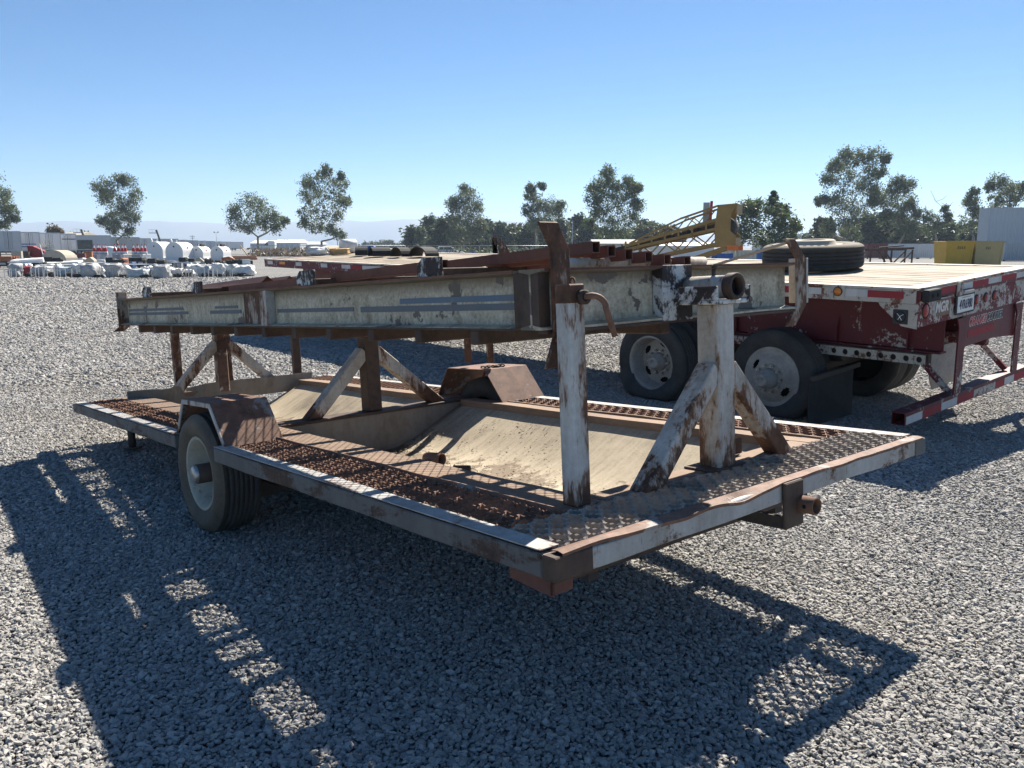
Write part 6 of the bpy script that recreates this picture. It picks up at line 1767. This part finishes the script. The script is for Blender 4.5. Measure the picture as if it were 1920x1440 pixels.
def bin_(label, u0, u1, Y, vt, mt):
    a, b = at(u0, 470, Y), at(u1, 470, Y); w = b.x - a.x; h = at(u0, vt, Y).z
    t = thing('waste_bin', label, 'dumpster', (a.x, Y, 0), 0, 'yellow bins')
    vv = [(0.10, -.1, .1), (w - .10, -.1, .1), (w - .10, 1.3, .1), (0.10, 1.3, .1), (0, -.25, h), (w, -.25, h), (w, 1.5, h), (0, 1.5, h)]
    m = M(); m.add(vv, [(0, 3, 2, 1), (0, 1, 5, 4), (1, 2, 6, 5), (2, 3, 7, 6), (3, 0, 4, 7)]); o = m.build('tub', K[mt], t); s = o.modifiers.new('solid', 'SOLIDIFY'); s.thickness = .04
    m = M(); m.box(-.06, w + .06, -.32, -.22, h - .06, h + .05); m.box(-.06, w + .06, 1.46, 1.56, h - .06, h + .05); m.build('rim', K[mt], t)
    m = M(); m.bar((0.05, -.24, h), (0.13, -.11, .12), .1, .08); m.bar((w - .05, -.24, h), (w - .13, -.11, .12), .1, .08); m.build('corner_rib', K[mt], t)
    for x in (.35, w - .45): 
        m = M(); m.box(x, x + .1, .1, 1.2, 0, .1); m.build('skid', K['dark_steel'], t)
    return t, w, h
b1, w1, h1 = bin_('bright yellow waste bin with a dark number', 1770, 1822, 58, 453, 'bin_yellow'); b2, w2, h2 = bin_('faded yellow waste bin with a small number', 1825, 1878, 58, 453, 'bin_yellow_faded')
text_mesh('3553', 0.30, 'number', K['ink_black'], b1, (w1 * .55, -.235, h1 * .80), (math.pi / 2 - .13, 0, 0), .004); text_mesh('353', 0.24, 'number', K['dark_steel'], b2, (w2 * .45, -.235, h2 * .78), (math.pi / 2 - .13, 0, 0), .004)
ribbed('grey_shed', 'tall blue grey ribbed shed wall at the right edge', 1849, 2080, 389, 110, 'shed_grey', dep=2.5, pitch=.5, cat='building', lo=0.3)
# white box trailers far behind the spare wheel
for u0, u1, vt, lab in ((1425, 1447, 443, 'short white box body left of the far pair'), (1448, 1509, 439, 'long white box body behind the spare wheel')):
    a, b = at(u0, 470, 135), at(u1, 470, 135); w = b.x - a.x; h = at(u0, vt, 135).z
    t = thing('truck_box', lab, 'trailer', (a.x, 135, 0), 0.25, 'far white box bodies')
    m = M(); m.box(0, w, 0, 2.5, 1.0, h); m.build('box', K['van_white'], t, .03)
    m = M(); m.box(w * .62, w * .82, -.03, .02, 1.1, h - .25); m.build('door_opening', K['glass_dark'], t)
    for x in (.4, w - .6):
        m = M(); m.cyl((x, -.05, .5), (x, .4, .5), .5, 14); m.build('wheel', K['tyre_black'], t)
    m = M(); m.box(0.1, w - .1, .3, 2.2, .8, 1.0); m.build('chassis', K['dark_steel'], t)
# white cabin behind the conveyor, tan roof beside it
shed('site_cabin', 'long white site cabin behind the conveyor truss', 1203, 1338, 460, 52, 3.0, 'white_paint', 'white_paint', .18, vb=490, panes=0)
shed('site_cabin', 'tan roofed cabin at the tail of the conveyor', 1116, 1196, 456, 60, 3.0, 'container_white', 'roof_tan', .28, vb=490, panes=0)
for u0, u1, lab in ((1341, 1377, 'cream storage bin right of the white cabin'), (1381, 1418, 'cream storage bin left of the spare wheel')):
    ribbed('storage_bin', lab, u0, u1, 469, 62, 'container_cream', dep=1.6, cat='bin', lo=.1)
crate('blue grey machine in front of the cream bins', 1354, 492, 50, 32, 16, 'blue_paint', 'equipment_case', 'machine', rot=0.1)
crate('blue crate peeking left of the spare wheel', 1424, 490, 45, 10, 20, 'blue_paint', 'equipment_case', 'crate', rot=0.1)
# rusty steel trestle rack
TR = thing('steel_trestle', 'rust brown steel trestle frame past the spare wheel', 'trestle', (at(1672, 470, 34).x, 34, 0), 0.12)
zt = at(1672, 468, 34).z
for yy in (0, .5):
    m = M(); m.bar((-1.0, yy, zt), (0.95, yy, zt + .06 * (yy == 0)), .06, .08); m.build('top_bar', K['dark_rust'], TR)
    for x in (-.9, 0, .9):
        m = M(); m.bar((x, yy, 0), (x, yy, zt), .05, .05); m.build('upright', K['dark_rust'], TR)
    m = M(); m.bar((-.35, yy, zt), (0.05, yy, zt - .5), .05, .05); m.bar((.85, yy, zt - .1), (.4, yy, zt - .55), .05, .05); m.build('diagonal', K['dark_rust'], TR)
m = M(); m.bar((-.6, -.05, zt + .08), (.55, .1, zt + .16), .07, .05); m.build('loose_bar', K['dark_rust'], TR)

# ---------------------------------------------------------------- loose bits on the rack trailer
def link_chain(name, label, pts, lk, r, mat, closed=False):
    m = M(); pts = [TM @ Vector(p) for p in pts]
    # resample
    seg = []; acc = 0.0
    d = [0.0]
    for a, b in zip(pts, pts[1:]): d.append(d[-1] + (b - a).length)
    n = int(d[-1] / (lk * 0.72))
    def P(s):
        for i in range(len(d) - 1):
            if s <= d[i + 1] or i == len(d) - 2:
                t = (s - d[i]) / max(1e-6, d[i + 1] - d[i]); return pts[i].lerp(pts[i + 1], t)
    for k in range(n):
        c = P((k + .5) * d[-1] / n); tdir = (P(min(d[-1], (k + 1) * d[-1] / n)) - P(k * d[-1] / n)).normalized()
        u = tdir.orthogonal().normalized(); w = tdir.cross(u)
        side_ = u if k % 2 else w
        ring = []
        for j in range(11):
            a = 2 * math.pi * j / 10
            ring.append(c + tdir * (lk * .5 * math.cos(a)) + side_ * (lk * .28 * math.sin(a)))
        m.chain(ring, r, 5)
    o = m.build(name, mat, None, raw=True); return tag(o, label, 'chain')
link_chain('hanging_chain', 'rusty chain hanging down the near corner hook', [(0.575, 0.475, 0.825), (0.560, 0.470, 0.72), (0.525, 0.470, 0.64), (0.492, 0.475, 0.605), (0.486, 0.480, 0.655), (0.525, 0.477, 0.79)], 0.042, 0.0042, K['orange_rust'])
link_chain('chain_heap', 'short chain lying on top of the far fender', [(2.12, 3.06, 0.238), (2.15, 3.0, 0.238), (2.18, 3.05, 0.24), (2.2, 2.98, 0.238), (2.24, 3.03, 0.238), (2.26, 2.97, 0.245)], 0.04, 0.005, K['dark_rust'])
m = M(); p = on_plane(TM, 816, 866, -0.02); m.pipe((p.x - .01, p.y + .06, 0), (p.x + .01, p.y - .045, .004), 0.031, 0.024, 24); m.cyl((p.x, p.y, .002), (p.x, p.y + .01, .002), .0245, 16)
o = m.build('pipe_coupling', K['orange_rust'], None, .002); o.matrix_world = TM @ Matrix.Translation((0, 0, p.z + .012)); tag(o, 'short rusty pipe coupling lying in the trough', 'pipe')
m = M(); p = on_plane(TM, 868, 880, -0.035); m.pipe((p.x - .03, p.y + .035, 0), (p.x + .02, p.y - .03, 0), 0.016, 0.010, 16)
o = m.build('threaded_nipple', K['dark_rust'], None); o.matrix_world = TM @ Matrix.Translation((0, 0, p.z + .004)); tag(o, 'small dark threaded pipe piece beside the coupling', 'pipe')

# mixed boxes and machines in the row behind the tables
rs = random.Random(21)
mats2 = [('dark_steel', 'black'), ('roof_tan', 'tan'), ('wrap_grey', 'grey'), ('dark_steel', 'dark'), ('brick_orange', 'rust coloured'), ('wrap_white', 'white'), ('container_grey', 'blue grey'), ('bark_dark', 'brown'), ('blue_paint', 'blue')]
for i in range(26):
    u = 8 + i * 18.2 + rs.uniform(-4, 4); Y = rs.uniform(63, 71); g = at(u, 480, Y); g.z = 0
    mt, cn = mats2[(i * 4 + i // 9) % 9]; w = rs.uniform(.5, 1.1); h = rs.uniform(.45, .95); d = rs.uniform(.5, .9)
    t = thing('stored_unit', '%s stored unit, %s from the left in the row behind the tables' % (cn, nth[i]), 'unit', g, rs.uniform(-.5, .5), 'stored units behind the tables')
    m = M(); m.prism([(-w / 2, .12), (w / 2, .12), (w / 2, h * rs.uniform(.6, 1)), (w * .1, h), (-w / 2, h * rs.uniform(.75, 1))], 1, -d / 2, d / 2); m.build('casing', K[mt], t, .02)
    m = M(); m.box(-w / 2 + .05, -w / 2 + .15, -d / 2, d / 2, 0, .12); m.box(w / 2 - .15, w / 2 - .05, -d / 2, d / 2, 0, .12); m.build('skid', K['crate_wood'], t)
    m = M(); m.box(-w * .3, w * .25, -d / 2 - .02, -d / 2 + .01, h * .35, h * .6); m.build('panel', K['dark_steel' if i % 2 else 'alu_trim'], t)
